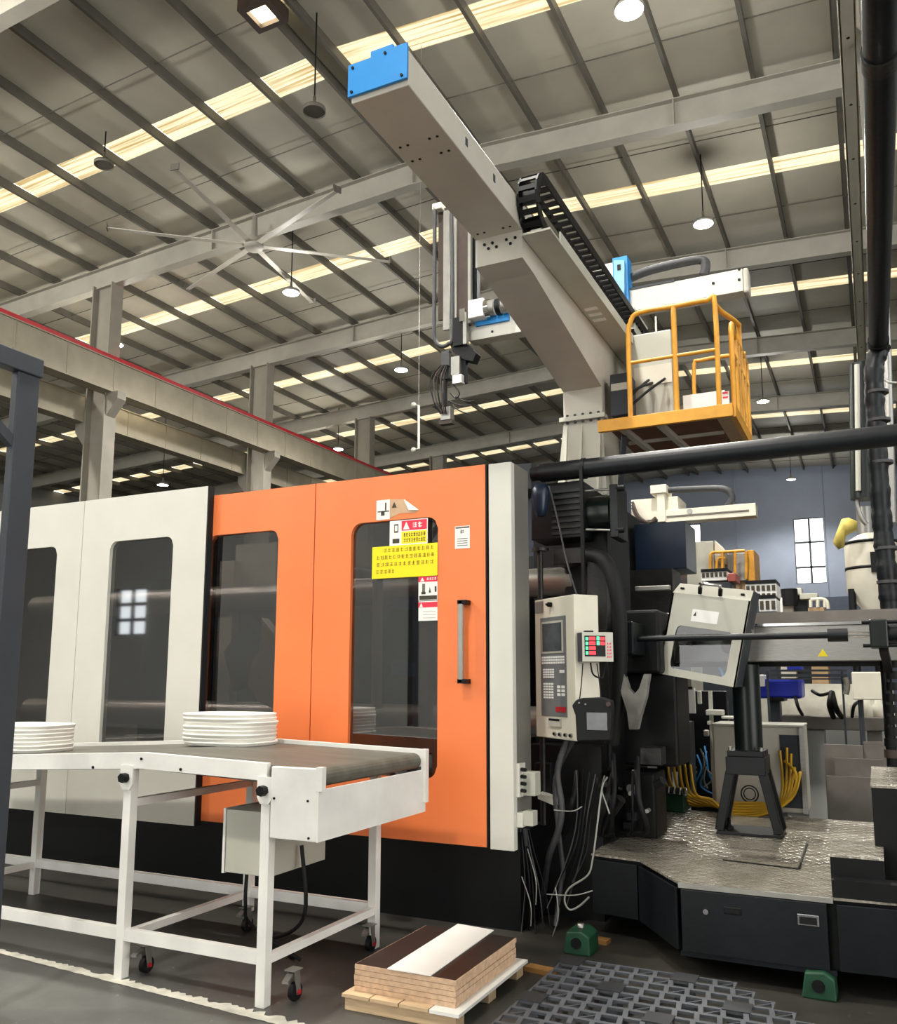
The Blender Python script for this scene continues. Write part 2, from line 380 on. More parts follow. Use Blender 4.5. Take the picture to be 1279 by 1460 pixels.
def rafter(y, xa, xb):
    mb = MB(); top = .2; dep = .56
    za, zb = roofz(xa) - top, roofz(xb) - top
    def P(dx, dz): return [(xa, y + dx, za + dz), (xb, y + dx, zb + dz)]
    prof = [(-.13, 0), (.13, 0), (.13, -.02), (.012, -.02), (.012, -dep), (.13, -dep), (.13, -dep - .025), (-.13, -dep - .025), (-.13, -dep), (-.012, -dep), (-.012, -.02), (-.13, -.02)]
    vs = []
    for p in prof: vs += P(*p)
    n = len(prof); mb.add(vs, [(2 * i, 2 * i + 1, (2 * i + 3) % (2 * n), (2 * i + 2) % (2 * n)) for i in range(n)]); return mb
for y in RAFT:
    build(rafter(y, RX, XL), 'rafter', M_rafter, ceil); build(rafter(y, RX, XR), 'rafter', M_rafter, ceil)
    for xx in (RX, -14.5, -23, -2.9):
        build(MB().box(xx - .012, xx + .012, y - .13, y + .13, roofz(xx) - .76, roofz(xx) - .21), 'stiffener', M_rafter, ceil)
for y in BAYS[2:]:
    for dy in (-1.7, 1.7):
        for xa, xb in ((XL, RX), (RX, XR)):
            build(MB().cyl((xa, y + dy, roofz(xa) - .1), (xb, y + dy, roofz(xb) - .1), .012, 5), 'sag_rod', M_purlin, ceil)
# columns and crane runway
for i, y in enumerate([8.5] + [9.4 + 6.7 * k for k in range(1, 6)]):
    t = thing('steel_column', ['', 'grey steel column rising behind the white guard panels', 'grey steel column behind the seam of white and orange guards', 'slim grey steel column over the orange door top', 'farther grey column past the crane runway end', 'farthest grey column below the roof'][i] or 'grey steel column at the near end of the crane runway', 'column', (-18.2, y, 0), 'columns along the crane runway', 'structure')
    z1 = roofz(-18.2) - .74
    for dx in (-.34, .34): build(MB().box(-18.2 + dx - .02, -18.2 + dx + .02, y - .2, y + .2, 0, z1), 'flange', M_col, t)
    build(MB().box(-18.52, -17.88, y - .02, y + .02, 0, z1), 'web', M_col, t)
    build(MB().prism([(-17.86, y - .15, 8.4), (-17.86, y - .15, 9.05), (-17.45, y - .15, 9.05), (-17.45, y - .15, 8.85)], (0, .3, 0)), 'corbel', M_col, t)
    build(MB().prism([(-18.54, y - .15, 7.6), (-18.54, y - .15, 8.4), (-18.95, y - .15, 8.4), (-18.95, y - .15, 8.1)], (0, .3, 0)), 'corbel', M_col, t)
def runway(xc, z0, z1, label, red):
    t = thing('crane_runway_beam', label, 'crane beam', (xc, 5, z0), 'crane runway beams', 'structure')
    build(MB().box(xc - .2, xc + .2, 2, 44, z1 - .03, z1), 'top_flange', M_crane, t)
    build(MB().box(xc - .2, xc + .2, 2, 44, z0, z0 + .03), 'bottom_flange', M_crane, t)
    build(MB().box(xc - .165, xc + .165, 2, 44, z0 + .03, z1 - .03), 'web', M_crane, t)
    for k in range(28): build(MB().box(xc - .185, xc + .185, 2.5 + 1.5 * k, 2.53 + 1.5 * k, z0 + .03, z1 - .03), 'stiffener', M_crane, t)
    if red:
        build(MB().box(xc + .12, xc + .2, 2, 44, z1, z1 + .1), 'conductor_rail', M_red, t); build(MB().box(xc - .04, xc + .04, 2, 44, z1, z1 + .12), 'crane_rail', M_purlin, t)
runway(-17.85, 9.05, 9.93, 'pale crane runway beam with a red conductor rail along its top', True)
runway(-18.85, 8.35, 9.1, 'darker crane runway beam just behind the red-railed one', False)
# walls
def wall_y(name, y0, y1, x0, x1, z1, holes, m):
    xs = [x0]; mb = MB()
    for a, b, c, d in sorted(holes):
        mb.box(xs[-1], a, y0, y1, 0, z1); mb.box(a, b, y0, y1, 0, c); mb.box(a, b, y0, y1, d, z1); xs.append(b)
    mb.box(xs[-1], x1, y0, y1, 0, z1); o = build(mb, name, m, weld=True); o['kind'] = 'structure'; return o
w1 = rectY(1133, 738, 1178, 832, 50); w2 = rectY(962, 750, 1000, 805, 50)
W2 = (w2[0] - .25, w2[1], w1[2], w2[3] + .1)
wb = wall_y('wall_back', YB, YB + .3, XL, XR, 13.6, [w1, W2, (4, 5.4, w1[2], w1[3]), (-16, -14.6, w1[2], w1[3]), (-22, -20.6, w1[2], w1[3])], M_wallfar)
build(MB().box(XL, XR, YB - .14, YB - .02, 0, 5.9), 'dado_cladding', mat('dark_dado', '4A5262', .6, var=.1), wb)
for x in [XL + 2 + 4.5 * k for k in range(11)]:
    build(MB().box(x - .05, x + .05, YB - .06, YB, 5.9, roofz(x)), 'cladding_rib', M_wallfar, wb)
FRAME = mat('dark_window_frame', '2A2E34', .5)
def window(name, r, y, cols, rows, label=None):
    x0, x1, z0, z1 = r; o = MB(); mw = .055
    o.box(x0, x0 + .05, y, y + .12, z0, z1).box(x1 - .05, x1, y, y + .12, z0, z1).box(x0, x1, y, y + .12, z0, z0 + .05).box(x0, x1, y, y + .12, z1 - .05, z1)
    o = build(o, name, FRAME); o['kind'] = 'structure'
    for i in range(1, cols): xx = x0 + (x1 - x0) * i / cols; build(MB().box(xx - mw, xx + mw, y + .02, y + .1, z0 + .05, z1 - .05), 'mullion', FRAME, o)
    for f in rows[1:-1]: zz = z0 + (z1 - z0) * f; build(MB().box(x0 + .05, x1 - .05, y + .02, y + .1, zz - mw, zz + mw), 'transom', FRAME, o)
    for i in range(cols):
        for a, b in zip(rows[:-1], rows[1:]):
            build(MB().box(x0 + (x1 - x0) * i / cols + .03, x0 + (x1 - x0) * (i + 1) / cols - .03, y + .05, y + .06, z0 + (z1 - z0) * a + .03, z0 + (z1 - z0) * b - .03), 'pane', M_clear, o)
RW = (0, .25, .63, 1)
for k, r in enumerate((w1, W2, (4, 5.4, w1[2], w1[3]), (-16, -14.6, w1[2], w1[3]), (-22, -20.6, w1[2], w1[3]))): window('window_%d' % (k + 1), r, YB + .05, 2, RW)
FH = [(-37 + 5.6 * k, -32.0 + 5.6 * k, 7.0, 11.2) for k in range(5)]; FD = [(-7.6, -2.2, 0, 5.6)]; FR = (-22.5, -21.1, 2.95, 4.5)  # unseen front wall: high windows and open door added for daylight, one reflected window
def wall_grid(name, y0, y1, holes, m):
    xs = sorted({XL, XR} | {h[0] for h in holes} | {h[1] for h in holes}); mb = MB()
    for a, b in zip(xs[:-1], xs[1:]):
        zs = [0]
        for h in sorted((h for h in holes if h[0] <= a + 1e-6 and h[1] >= b - 1e-6), key=lambda h: h[2]):
            if h[2] > zs[-1]: mb.box(a, b, y0, y1, zs[-1], h[2])
            zs.append(h[3])
        mb.box(a, b, y0, y1, zs[-1], 13.6)
    o = build(mb, name, m, weld=True); o['kind'] = 'structure'; return o
FH = FH + [FR] + [(-7.6, -2.2, 7.0, 11.2), (.8, 6.2, 7.0, 11.2)]
wall_grid('wall_front', YF - .3, YF, FH + FD, M_wallplain)
for k, r in enumerate(FH): window('window_%d' % (k + 6), r, YF - .2, 2, (0, .33, .66, 1))
o = build(MB().box(XL - .3, XL, YF, YB, 0, roofz(XL)), 'wall_left', M_wallplain); o['kind'] = 'structure'
# right wall: a wide open loading door and high windows let daylight in from that side
RH = [(-6.5, 3.5, 0, 5.2), (-8.5, -3.5, 6.4, 10.6), (-2.5, 2.5, 6.4, 10.6), (3.5, 8.5, 6.4, 10.6), (9.5, 14.5, 6.4, 10.6)]
mb = MB(); ysr = sorted({YF, YB} | {h[0] for h in RH} | {h[1] for h in RH})
for a, b in zip(ysr[:-1], ysr[1:]):
    zz = 0
    for h in sorted((h for h in RH if h[0] <= a + 1e-6 and h[1] >= b - 1e-6), key=lambda h: h[2]):
        if h[2] > zz: mb.box(XR, XR + .3, a, b, zz, h[2])
        zz = h[3]
    mb.box(XR, XR + .3, a, b, zz, roofz(XR))
o = build(mb, 'wall_right', M_wallplain, weld=True); o['kind'] = 'structure'
for k, h in enumerate(RH[1:]):
    o = build(MB().box(XR + .1, XR + .2, h[0], h[0] + .08, h[2], h[3]).box(XR + .1, XR + .2, h[1] - .08, h[1], h[2], h[3]).box(XR + .1, XR + .2, h[0], h[1], h[2], h[2] + .08).box(XR + .1, XR + .2, h[0], h[1], h[3] - .08, h[3]), 'window_%d' % (20 + k), FRAME); o['kind'] = 'structure'
    build(MB().box(XR + .14, XR + .15, h[0] + .08, h[1] - .08, h[2] + .08, h[3] - .08), 'pane', M_clear, o)

# ------------------------------------------------------------------ lamps
def lamp_light(t):
    for kind, e, dz in (('POINT', LAMP_GLOW * (4.5 if t.location.x < -10 and t.location.y < 9 else .85), -.4), ('SPOT', LAMP_BEAM, -.03)):  # unseen left lamps glow stronger to lift the roof
        L = bpy.data.lights.new('lamp_light', kind); L.energy = e; L.shadow_soft_size = .25; L.color = (1, .97, .9)
        if kind == 'SPOT': L.spot_size = math.radians(150); L.spot_blend = .5
        o = bpy.data.objects.new('lamp_light', L); C.objects.link(o); o.parent = t; o.location = (0, 0, dz)
def lamp(px, py, z, label, lit=True, size=.22):
    p = aZ(px, py, z); zr = roofz(p.x) - .02
    t = thing('high_bay_lamp', label, 'lamp', (p.x, p.y, z), 'high bay lamps under the roof')
    build(MB().cyl((p.x, p.y, z + .3), (p.x, p.y, zr), .014, 6), 'cord', M_black, t)
    build(MB().lathe(p, [(.001, .3), (.03, .3), (.03, .14), (.1, .12), (.12, .09), (size, .07), (size, 0), (size - .015, 0), (size - .015, .02)], 18), 'housing', M_alu if lit else M_purlin, t)
    build(MB().lathe(p, [(size - .016, .015), (.001, .012)], 18), 'lens', M_lamp if lit else M_purlin, t)
    if lit:
        lamp_light(t)
lamp(897, 15, 11.4, 'lit high bay lamp at the top of the picture above the gantry')
lamp(1003, 320, 11.4, 'lit high bay lamp hanging on a cord below a skylight over the yellow basket')
lamp(1088, 573, 11.4, 'lit high bay lamp beside the yellow basket rail')
lamp(1128, 684, 11.4, 'lit high bay lamp high on the blue-grey end wall')
lamp(415, 418, 11.3, 'lit high bay lamp near the ceiling fan')
lamp(572, 528, 11.3, 'lit high bay lamp beside the hanging robot arm')
lamp(165, 492, 11.0, 'lit high bay lamp behind the nearest grey column')
lamp(482, 641, 11.0, 'lit high bay lamp just above the orange guard top')
lamp(232, 692, 9.0, 'small lit high bay lamp just above the white guard panels')
lamp(148, 236, 12.3, 'unlit high bay lamp dark against the left skylight band', False, .2)
lamp(448, 160, 11.4, 'unlit ring-shaped lamp hanging on a cord left of the blue gantry plate', False, .2)
def added_lamp_at(x, y, z, label):  # out-of-view lamps added to light the machine front and left roof
    t = thing('high_bay_lamp', label, 'lamp', (x, y, z), 'high bay lamps under the roof'); p = V((x, y, z)); size = .22
    build(MB().cyl((x, y, z + .28), (x, y, roofz(x) - .02), .014, 6), 'cord', M_black, t)
    build(MB().lathe(p, [(.001, .3), (.03, .3), (.03, .14), (.1, .12), (.12, .09), (size, .07), (size, 0), (size - .015, 0), (size - .015, .02)], 18), 'housing', M_alu, t)
    build(MB().lathe(p, [(size - .016, .015), (.001, .012)], 18), 'lens', M_lamp, t)
    lamp_light(t)
for k, (x, y) in enumerate(((-2.8, 5.0), (-2.8, -1.8), (-13.5, 5.0), (-13.5, -1.8), (-20.5, 8.0), (-20.5, 1.0))): added_lamp_at(x, y, 11.4, 'unseen high bay lamp added for overhead light, %s' % ['over the machine door', 'behind the viewer', 'over the far left floor', 'farthest behind', 'beyond the crane runway', 'behind the crane runway end'][k])
p = aZ(375, 24, 12.9)
t = thing('square_roof_lamp', 'square framed warm roof lamp near the ridge', 'lamp', p)
build(MB().box(p.x - .32, p.x + .32, p.y - .3, p.y - .2, p.z, p.z + .25).box(p.x - .32, p.x + .32, p.y + .2, p.y + .3, p.z, p.z + .25).box(p.x - .32, p.x - .2, p.y - .2, p.y + .2, p.z, p.z + .25).box(p.x + .2, p.x + .32, p.y - .2, p.y + .2, p.z, p.z + .25), 'frame', M_brown, t, weld=True)
build(MB().box(p.x - .2, p.x + .2, p.y - .2, p.y + .2, p.z + .1, p.z + .2), 'diffuser', emis('warm_lens', (1, .85, .55), 6), t)
# ------------------------------------------------------------------ ceiling fan
fc = V((-12.75, 15.5, 11.8))
t = thing('ceiling_fan', 'huge six-bladed grey ceiling fan under the roof', 'fan', fc)
build(MB().lathe(fc, [(.001, -.08), (.2, -.08), (.24, 0), (.2, .16), (.08, .2), (.06, .75), (.001, .75)], 16), 'hub', M_rafter, t)
for k in range(6):
    a = math.radians(-80 + 60 * k); d = V((math.cos(a), math.sin(a), 0)); s = V((-d.y, d.x, 0))
    b = build(MB().prism([fc + d * .15 + s * .075, fc + d * 3.3 + s * .05, fc + d * 3.3 - s * .05, fc + d * .15 - s * .075], (0, 0, .02)), 'blade', M_grey, t)
    build(MB().obox(fc + d * 3.3 + V((0, 0, .05)), d * .012, s * .1, V((0, 0, .07))), 'winglet', M_purlin, b)
# ================================================================== guarded clamp end of the moulding machine
YO, YW = 5.0, 4.94                      # orange door plane, white housing plane
xTL, xTR = aY(303, 707, YO).x, aY(691.5, 662, YO).x
ZT, ZB_ = aY(692, 662, YO).z, aY(692, 1208, YO).z
xSeam = aY(446, 870, YO).x
def bxY_(l, tp, r, b, Y, D): x0, x1, z0, z1 = rectY(l, tp, r, b, Y); return MB().box(x0, x1, Y, Y + D, z0, z1)
def winrect(l, t, r, Y, zb=.93): return (aY(l, 900, Y).x, aY(r, 900, Y).x, zb, aY((l + r) / 2, t, Y).z, .07)
# --- orange fixed panel + orange sliding door
wA = winrect(292, 760, 393, YO); wB = winrect(498.5, 741.5, 624, YO)
t = thing('orange_guard_panel', 'orange guard panel with a tall smoked window beside the white housing', 'machine guard', (xTL, YO, ZB_))
build(panel(xTL - .35, xSeam - .004, ZB_, ZT, YO, YO + .03, [(wA[0], wA[1], wA[2], wA[3], .07)]), 'panel', M_orange, t, weld=True)
build(MB().box(wA[0] - .03, wA[1] + .03, YO + .032, YO + .037, wA[2] - .03, wA[3] + .03), 'window_pane', M_glass, t)
t = thing('orange_guard_door', 'orange sliding guard door with warning signs and a long steel handle', 'machine door', (xSeam, YO, ZB_))
build(panel(xSeam + .004, xTR, ZB_, ZT, YO, YO + .03, [(wB[0], wB[1], wB[2], wB[3], .08)]), 'panel', M_orange, t, weld=True)
build(MB().box(wB[0] - .03, wB[1] + .03, YO + .032, YO + .037, wB[2] - .03, wB[3] + .03), 'window_pane', M_glass, t)
build(MB().box(xTR - .004, xTR + .012, YO + .005, YO + .05, ZB_, ZT), 'edge_seal', M_rubber, t)
hx = aY(663, 915, YO).x; hz0, hz1 = aY(663, 974, YO).z, aY(663, 857, YO).z
h = build(MB().box(hx - .018, hx + .018, YO - .075, YO - .05, hz0, hz1), 'handle', M_alu, t, bev=.006)
for z in (hz0 + .012, hz1 - .012): build(MB().box(hx - .02, hx + .04, YO - .075, YO, z - .014, z + .014), 'handle_mount', M_black, h, bev=.003)
# signs: thin printed sheets on the door
def sheet(l, tp, r, b, Y, m, name, parent, th=.003):
    x0, x1, z0, z1 = rectY(l, tp, r, b, Y); o = build(MB().box(x0, x1, Y - th, Y, z0, z1), name, m, parent); return o, (x0, x1, z0, z1)
def sub(r, a, b, c, d): return (r[0] + (r[1] - r[0]) * a, r[0] + (r[1] - r[0]) * b, r[2] + (r[3] - r[2]) * c, r[2] + (r[3] - r[2]) * d)
def patch(r, Y, m, name, parent, th=.0012): return build(MB().box(r[0], r[1], Y - th, Y, r[2], r[3]), name, m, parent)
def tri(r, Y, m, name, parent): return build(MB().prism([(r[0], Y, r[2]), (r[1], Y, r[2]), ((r[0] + r[1]) / 2, Y, r[3])], (0, -.0014, 0)), name, m, parent)
GY = YO
s, r = sheet(531, 777, 624, 823, GY - .004, M_stickyel, 'yellow_notice', t)
mb = MB(); rg = random.Random(5); yy = GY - .007
for k, (a, b, n) in enumerate(((.17, .95, 12), (.06, .96, 14), (.06, .95, 13), (.06, .36, 5))):
    q = sub(r, a, b, .80 - .22 * k, .93 - .22 * k); glyphs(mb, q[0], q[1], q[2], q[3], yy, n, 3, rg)
build(mb, 'lettering', M_inkolive, s)
s, r = sheet(556, 741, 610, 777, GY, M_stickwhite, 'warning_sign', t)
patch(sub(r, .32, .98, .58, .97), GY - .003, M_stickred, 'red_field', s); patch(sub(r, .32, .98, .06, .54), GY - .003, M_stickyel, 'yellow_field', s)
patch(sub(r, .05, .98, -.1, .0), GY - .001, M_stickred, 'red_border', s)
tri(sub(r, .36, .53, .62, .92), GY - .0042, M_stickwhite, 'warning_triangle', s)
patch(sub(r, .12, .23, .52, .86), GY - .003, M_ink, 'pictogram', s); patch(sub(r, .14, .21, .58, .80), GY - .0042, M_stickwhite, 'pictogram', s); patch(sub(r, .08, .26, .1, .28), GY - .003, M_ink, 'pictogram', s)
mb = MB(); q = sub(r, .37, .95, .32, .48); glyphs(mb, q[0], q[1], q[2], q[3], GY - .0042, 9, 3, rg); q = sub(r, .37, .95, .11, .27); glyphs(mb, q[0], q[1], q[2], q[3], GY - .0042, 9, 3, rg)
build(mb, 'lettering', M_ink, s)
mb = MB(); q = sub(r, .60, .88, .66, .88); glyphs(mb, q[0], q[1], q[2], q[3], GY - .0042, 2, 4, rg); build(mb, 'heading', M_stickwhite, s)
s, r = sheet(597, 822, 624, 856, GY, M_stickwhite, 'hand_hazard_sticker', t)
patch(sub(r, 0, 1, .78, 1), GY - .003, M_stickred, 'red_field', s); tri(sub(r, .1, .32, .8, .97), GY - .0042, M_stickwhite, 'warning_triangle', s)
patch(sub(r, .05, .98, .03, .2), GY - .003, M_ink, 'caption_bar', s); patch(sub(r, .2, .35, .34, .7), GY - .003, M_card, 'pictogram', s); patch(sub(r, .16, .38, .26, .36), GY - .003, M_ink, 'pictogram', s)
tri(sub(r, .55, .66, .32, .56), GY - .003, M_ink, 'pictogram', s); patch(sub(r, .86, .95, .34, .58), GY - .003, M_ink, 'pictogram', s)
mb = MB(); q = sub(r, .42, .95, .84, .96); glyphs(mb, q[0], q[1], q[2], q[3], GY - .0042, 4, 3, rg); build(mb, 'lettering', M_stickwhite, s)
s, r = sheet(597, 857, 624, 885, GY, M_stickwhite, 'notice_sticker', t)
patch(sub(r, 0, 1, .68, .95), GY - .003, M_stickred, 'red_field', s); tri(sub(r, .06, .24, .7, .92), GY - .0042, M_stickwhite, 'warning_triangle', s)
mb = MB()
for k in range(3): q = sub(r, .25, .9, .45 - .16 * k, .48 - .16 * k); mb.box(q[0], q[1], GY - .0042, GY - .003, q[2], q[3])
build(mb, 'lettering', M_grey, s)
s, r = sheet(649, 750, 670, 782, GY, M_stickwhite, 'instruction_label', t)
patch(sub(r, .04, .98, .9, .97), GY - .003, M_card, 'header_line', s)
mb = MB()
for k in range(4): q = sub(r, .15, .85, .42 - .1 * k, .45 - .1 * k); mb.box(q[0], q[1], GY - .0042, GY - .003, q[2], q[3])
q = sub(r, .36, .62, .66, .84); glyphs(mb, q[0], q[1], q[2], q[3], GY - .0042, 2, 3, rg); build(mb, 'lettering', M_card, s)
s, r = sheet(537, 713, 556, 741, GY, M_stickwhite, 'hand_hazard_label', t)
patch(sub(r, .65, .75, .45, .85), GY - .003, M_ink, 'pictogram', s); patch(sub(r, .35, .62, .2, .42), GY - .003, M_ink, 'pictogram', s); patch(sub(r, .1, .95, .38, .44), GY - .003, M_ink, 'pictogram', s)
q0, q1 = aY(556, 712, GY), aY(598, 728, GY)
pts = [aY(556, 712, GY), aY(577, 712, GY), aY(597, 727, GY), aY(592, 731, GY), aY(570, 732, GY), aY(556, 739, GY)]
s = build(MB().prism(pts, (0, -.003, 0)), 'peeling_label', mat('tan_label', 'C8A583', .6), t)
tri(rectY(559, 716, 566, 724, GY), GY - .003, M_ink, 'warning_triangle', s)
build(MB().prism([aY(576, 712, GY - .003), aY(597, 727, GY - .003), aY(583, 727, GY - .02)], (0, -.002, 0)), 'curled_corner', M_stickwhite, s)
# --- white housing in front of the orange panel's left end
xW1 = aY(296.5, 693, YW).x; ZTW, ZBW = aY(296, 693, YW).z, aY(273, 1177.5, YW).z; xs_ = aY(110, 890, YW).x
wC = winrect(150, 769, 241, YW); wD = winrect(-25, 784, 74, YW)
t = thing('white_guard_panel', 'white guard panel with a smoked window next to the orange guard', 'machine guard', (xs_, YW, ZBW))
build(panel(xs_ + .003, xW1, ZBW, ZTW, YW, YW + .03, [wC]), 'panel', M_white, t, weld=True)
build(MB().box(wC[0] - .03, wC[1] + .03, YW + .032, YW + .037, wC[2] - .03, wC[3] + .03), 'window_pane', M_glass, t)
build(MB().box(xW1, xW1 + .012, YW + .005, YW + .06, ZBW, ZTW), 'rubber_edge', M_rubber, t)
t = thing('white_guard_panel', 'white guard panel partly hidden behind the charcoal post', 'machine guard', (xs_ - 1.5, YW, ZBW))
build(panel(xs_ - 2.4, xs_ - .003, ZBW, ZTW, YW, YW + .03, [wD]), 'panel', M_white, t, weld=True)
build(MB().box(wD[0] - .03, wD[1] + .03, YW + .032, YW + .037, wD[2] - .03, wD[3] + .03), 'window_pane', M_glass, t)
# --- machine body behind and under the guards
xC0, xC1 = aY(697.5, 900, YO).x, aY(730.5, 900, YO).x
zc0, zc1 = aY(731, 1214, YO).z, aY(729, 658, YO).z
mc = thing('injection_moulding_machine', 'large injection moulding machine with black base, dark platen and pale end column', 'machine', (-4, 7, 0))
build(MB().box(-8.5, xTR + .1, YO + .3, 9.0, 0, ZB_ + .05), 'base_skirt', M_black, mc)
build(MB().box(xC0, xC1, YO, YO + .06, zc0, zc1), 'end_column', M_white, mc, bev=.004)
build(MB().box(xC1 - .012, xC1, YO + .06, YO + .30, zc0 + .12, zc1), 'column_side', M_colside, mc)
build(MB().box(xC0 - .03, xC0 - .004, YO + .02, YO + .05, zc0, zc1), 'door_gap_trim', M_rubber, mc)
build(MB().box(-8.5, xTR - .05, 8.4, 8.5, ZB_, ZT - .1), 'rear_guard', M_black2, mc)
build(MB().box(-8.5, xTR + .05, YO + .35, 8.4, .5, .62), 'inner_floor', M_grease, mc)
# things glimpsed through the smoked windows
for (px, pw, z0, z1, y, m, nm) in ((533, 7, 1.35, 2.38, 5.12, M_stickwhite, 'guide_strip'), (571, 28, 1.57, 1.66, 5.15, M_blue, 'solenoid_block'), (570, 26, 2.03, 2.11, 5.2, M_blue2, 'solenoid_block'), (604, 12, 1.2, 1.9, 5.3, M_alu, 'mould_clamp')):
    a = aY(px - pw / 2, 950, y).x; b = aY(px + pw / 2, 950, y).x
    build(MB().box(a, b, y, y + .08, z0, z1), nm, m, mc)
mb = MB(); pts = [aY(a_, b_, 5.45) for a_, b_ in ((372, 880), (392, 905), (396, 960), (388, 1010), (366, 1000), (352, 975), (360, 940), (372, 925))]
mb.prism(pts, (0, .1, 0)); build(mb, 'pale_cover_plate', M_grey2, mc, bev=.01)
build(MB().prism([aY(a_, b_, 5.6) for a_, b_ in ((318, 930), (352, 880), (372, 905), (366, 960), (332, 985))], (0, .12, 0)), 'dark_bracket', M_black, mc, bev=.01)
build(bxY_(310, 800, 330, 1010, 6.0, .1), 'inner_plate', M_grey, mc); build(bxY_(335, 775, 392, 870, 6.1, .1), 'inner_plate', M_grey2, mc)
build(MB().box(-4.9, -3.9, 6.3, 8.0, .9, 2.5), 'moving_platen', M_grease, mc, bev=.03)
for z in (1.25, 2.25): build(MB().cyl((-7.5, 6.0, z), (-1.9, 6.0, z), .11, 20), 'tie_bar', M_steel, mc)
build(MB().box(-3.3, -2.75, 6.2, 8.0, .9, 2.4), 'mould_half', M_grease, mc, bev=.02)

# ================================================================== conveyor
Yn, Yf = 3.56, 4.66; XBEND, XE = -3.55, -2.43
def zt(x): return 1.16 - (x - XBEND) * .027 if x > XBEND else 1.16 - (XBEND - x) * .05
cv = thing('belt_conveyor', 'white framed belt conveyor with a dark worn belt in front of the machine', 'conveyor', (-3.5, 4.1, 0))
XLc = -6.6
def side(y0, y1, xe, top, th): return MB().prism([(XLc, y0, zt(XLc) + top), (XBEND, y0, zt(XBEND) + top), (xe, y0, zt(xe) + top), (xe, y0, zt(xe) + top - th), (XBEND, y0, zt(XBEND) + top - th), (XLc, y0, zt(XLc) + top - th)], (0, y1 - y0, 0))
build(side(Yn, Yn + .03, XE - .3, 0, .085), 'side_rail', M_white2, cv)
build(side(Yf - .03, Yf, XE + .01, .012, .1), 'side_rail', M_white2, cv)
xb = XE - .05
bp = [(XLc, Yn + .03, zt(XLc) - .012), (XBEND, Yn + .03, zt(XBEND) - .012), (xb, Yn + .03, zt(xb) - .012)]
for k in range(1, 8):
    a = math.radians(90 - 180 * k / 8); bp.append((xb + .045 * math.cos(a), Yn + .03, zt(xb) - .012 - .045 + .045 * math.sin(a)))
bp += [(xb, Yn + .03, zt(xb) - .102), (XBEND, Yn + .03, zt(XBEND) - .09), (XLc, Yn + .03, zt(XLc) - .09)]
build(MB().prism(bp, (0, Yf - Yn - .06, 0)), 'belt', M_belt, cv)
ze0 = aX(458, 1199, XE).z
dh = build(MB().box(aY(386, 1150, Yn).x, XE, Yn - .004, Yn + .03, ze0, zt(XE) - .005), 'drive_cover', M_white2, cv, bev=.004)
build(MB().box(XE - .004, XE + .03, Yn - .006, Yn + .03, 1.02, zt(XE) + .002), 'cover_lip', M_white2, dh)
build(MB().box(XE, XE + .012, Yn - .004, Yf, ze0, 1.025), 'end_plate', M_white2, cv)
build(MB().box(XE - .345, XE, Yn + .03, Yf, ze0, ze0 + .01), 'belly_pan', M_white2, cv)
build(MB().box(XE, XE + .03, Yf - .035, Yf + .004, .84, zt(XE) + .014), 'cover_lip', M_white2, cv)
LEGX = [aY(373, 1300, Yn).x, aY(174, 1250, Yn).x, -5.6]
def leg(x, y, z0, z1): return MB().box(x - .027, x + .027, y - .027, y + .027, z0, z1)
for i, x in enumerate(LEGX):
    top = zt(x) - .085
    lg = build(leg(x, Yn + .03, 0, top), 'leg', M_white2, cv, bev=.003); lf = build(leg(x, Yf - .04, 0 if i != 1 else .1, top), 'leg', M_white2, cv, bev=.003)
    if i < 2:
        pl = build(MB().prism([(x - .045, Yn - .008, top + .02), (x + .045, Yn - .008, top + .02), (x + .045, Yn - .008, top - .08), (x + .025, Yn - .008, top - .11), (x - .025, Yn - .008, top - .11), (x - .045, Yn - .008, top - .08)], (0, .01, 0)), 'bracket_plate', M_white2, lg)
        build(MB().cyl((x, Yn - .045, top - .045), (x, Yn - .008, top - .045), .026, 6), 'clamp_knob', M_black, lg)
    build(MB().box(x - .02, x + .02, Yn + .055, Yf - .065, .19, .23), 'cross_rail', M_white2, cv)
    if i > 0: build(MB().box(x - .02, x + .02, Yn + .055, Yf - .065, top - .2, top - .16), 'cross_rail', M_white2, cv)
for y in (Yn + .03, Yf - .04): build(MB().box(XLc, LEGX[0] - .027, y - .02, y + .02, .19, .25), 'long_rail', M_white2, cv)
for x, y in ((LEGX[0] + .09, Yn + .15), (LEGX[0] + .02, Yf - .12), (LEGX[1] + .05, Yf - .12), (LEGX[1] + .06, Yn + .13)):
    c = build(MB().box(x - .03, x + .03, y - .035, y + .035, .145, .15).prism([(x - .022, y - .02, .15), (x - .022, y + .02, .15), (x - .022, y + .035, .03), (x - .022, y + .005, .03)], (.006, 0, 0)).prism([(x + .016, y - .02, .15), (x + .016, y + .02, .15), (x + .016, y + .035, .03), (x + .016, y + .005, .03)], (.006, 0, 0)), 'caster', M_alu, cv)
    build(MB().cyl((x - .014, y + .015, .042), (x + .014, y + .015, .042), .042, 16), 'wheel', M_rubber, c)
    build(MB().cyl((x - .03, y + .015, .042), (x + .03, y + .015, .042), .012, 8), 'axle', M_red, c)
    build(MB().bar((x, y - .03, .13), (x + .03, y - .11, .12), .03, .012), 'brake_pedal', M_alu, c)
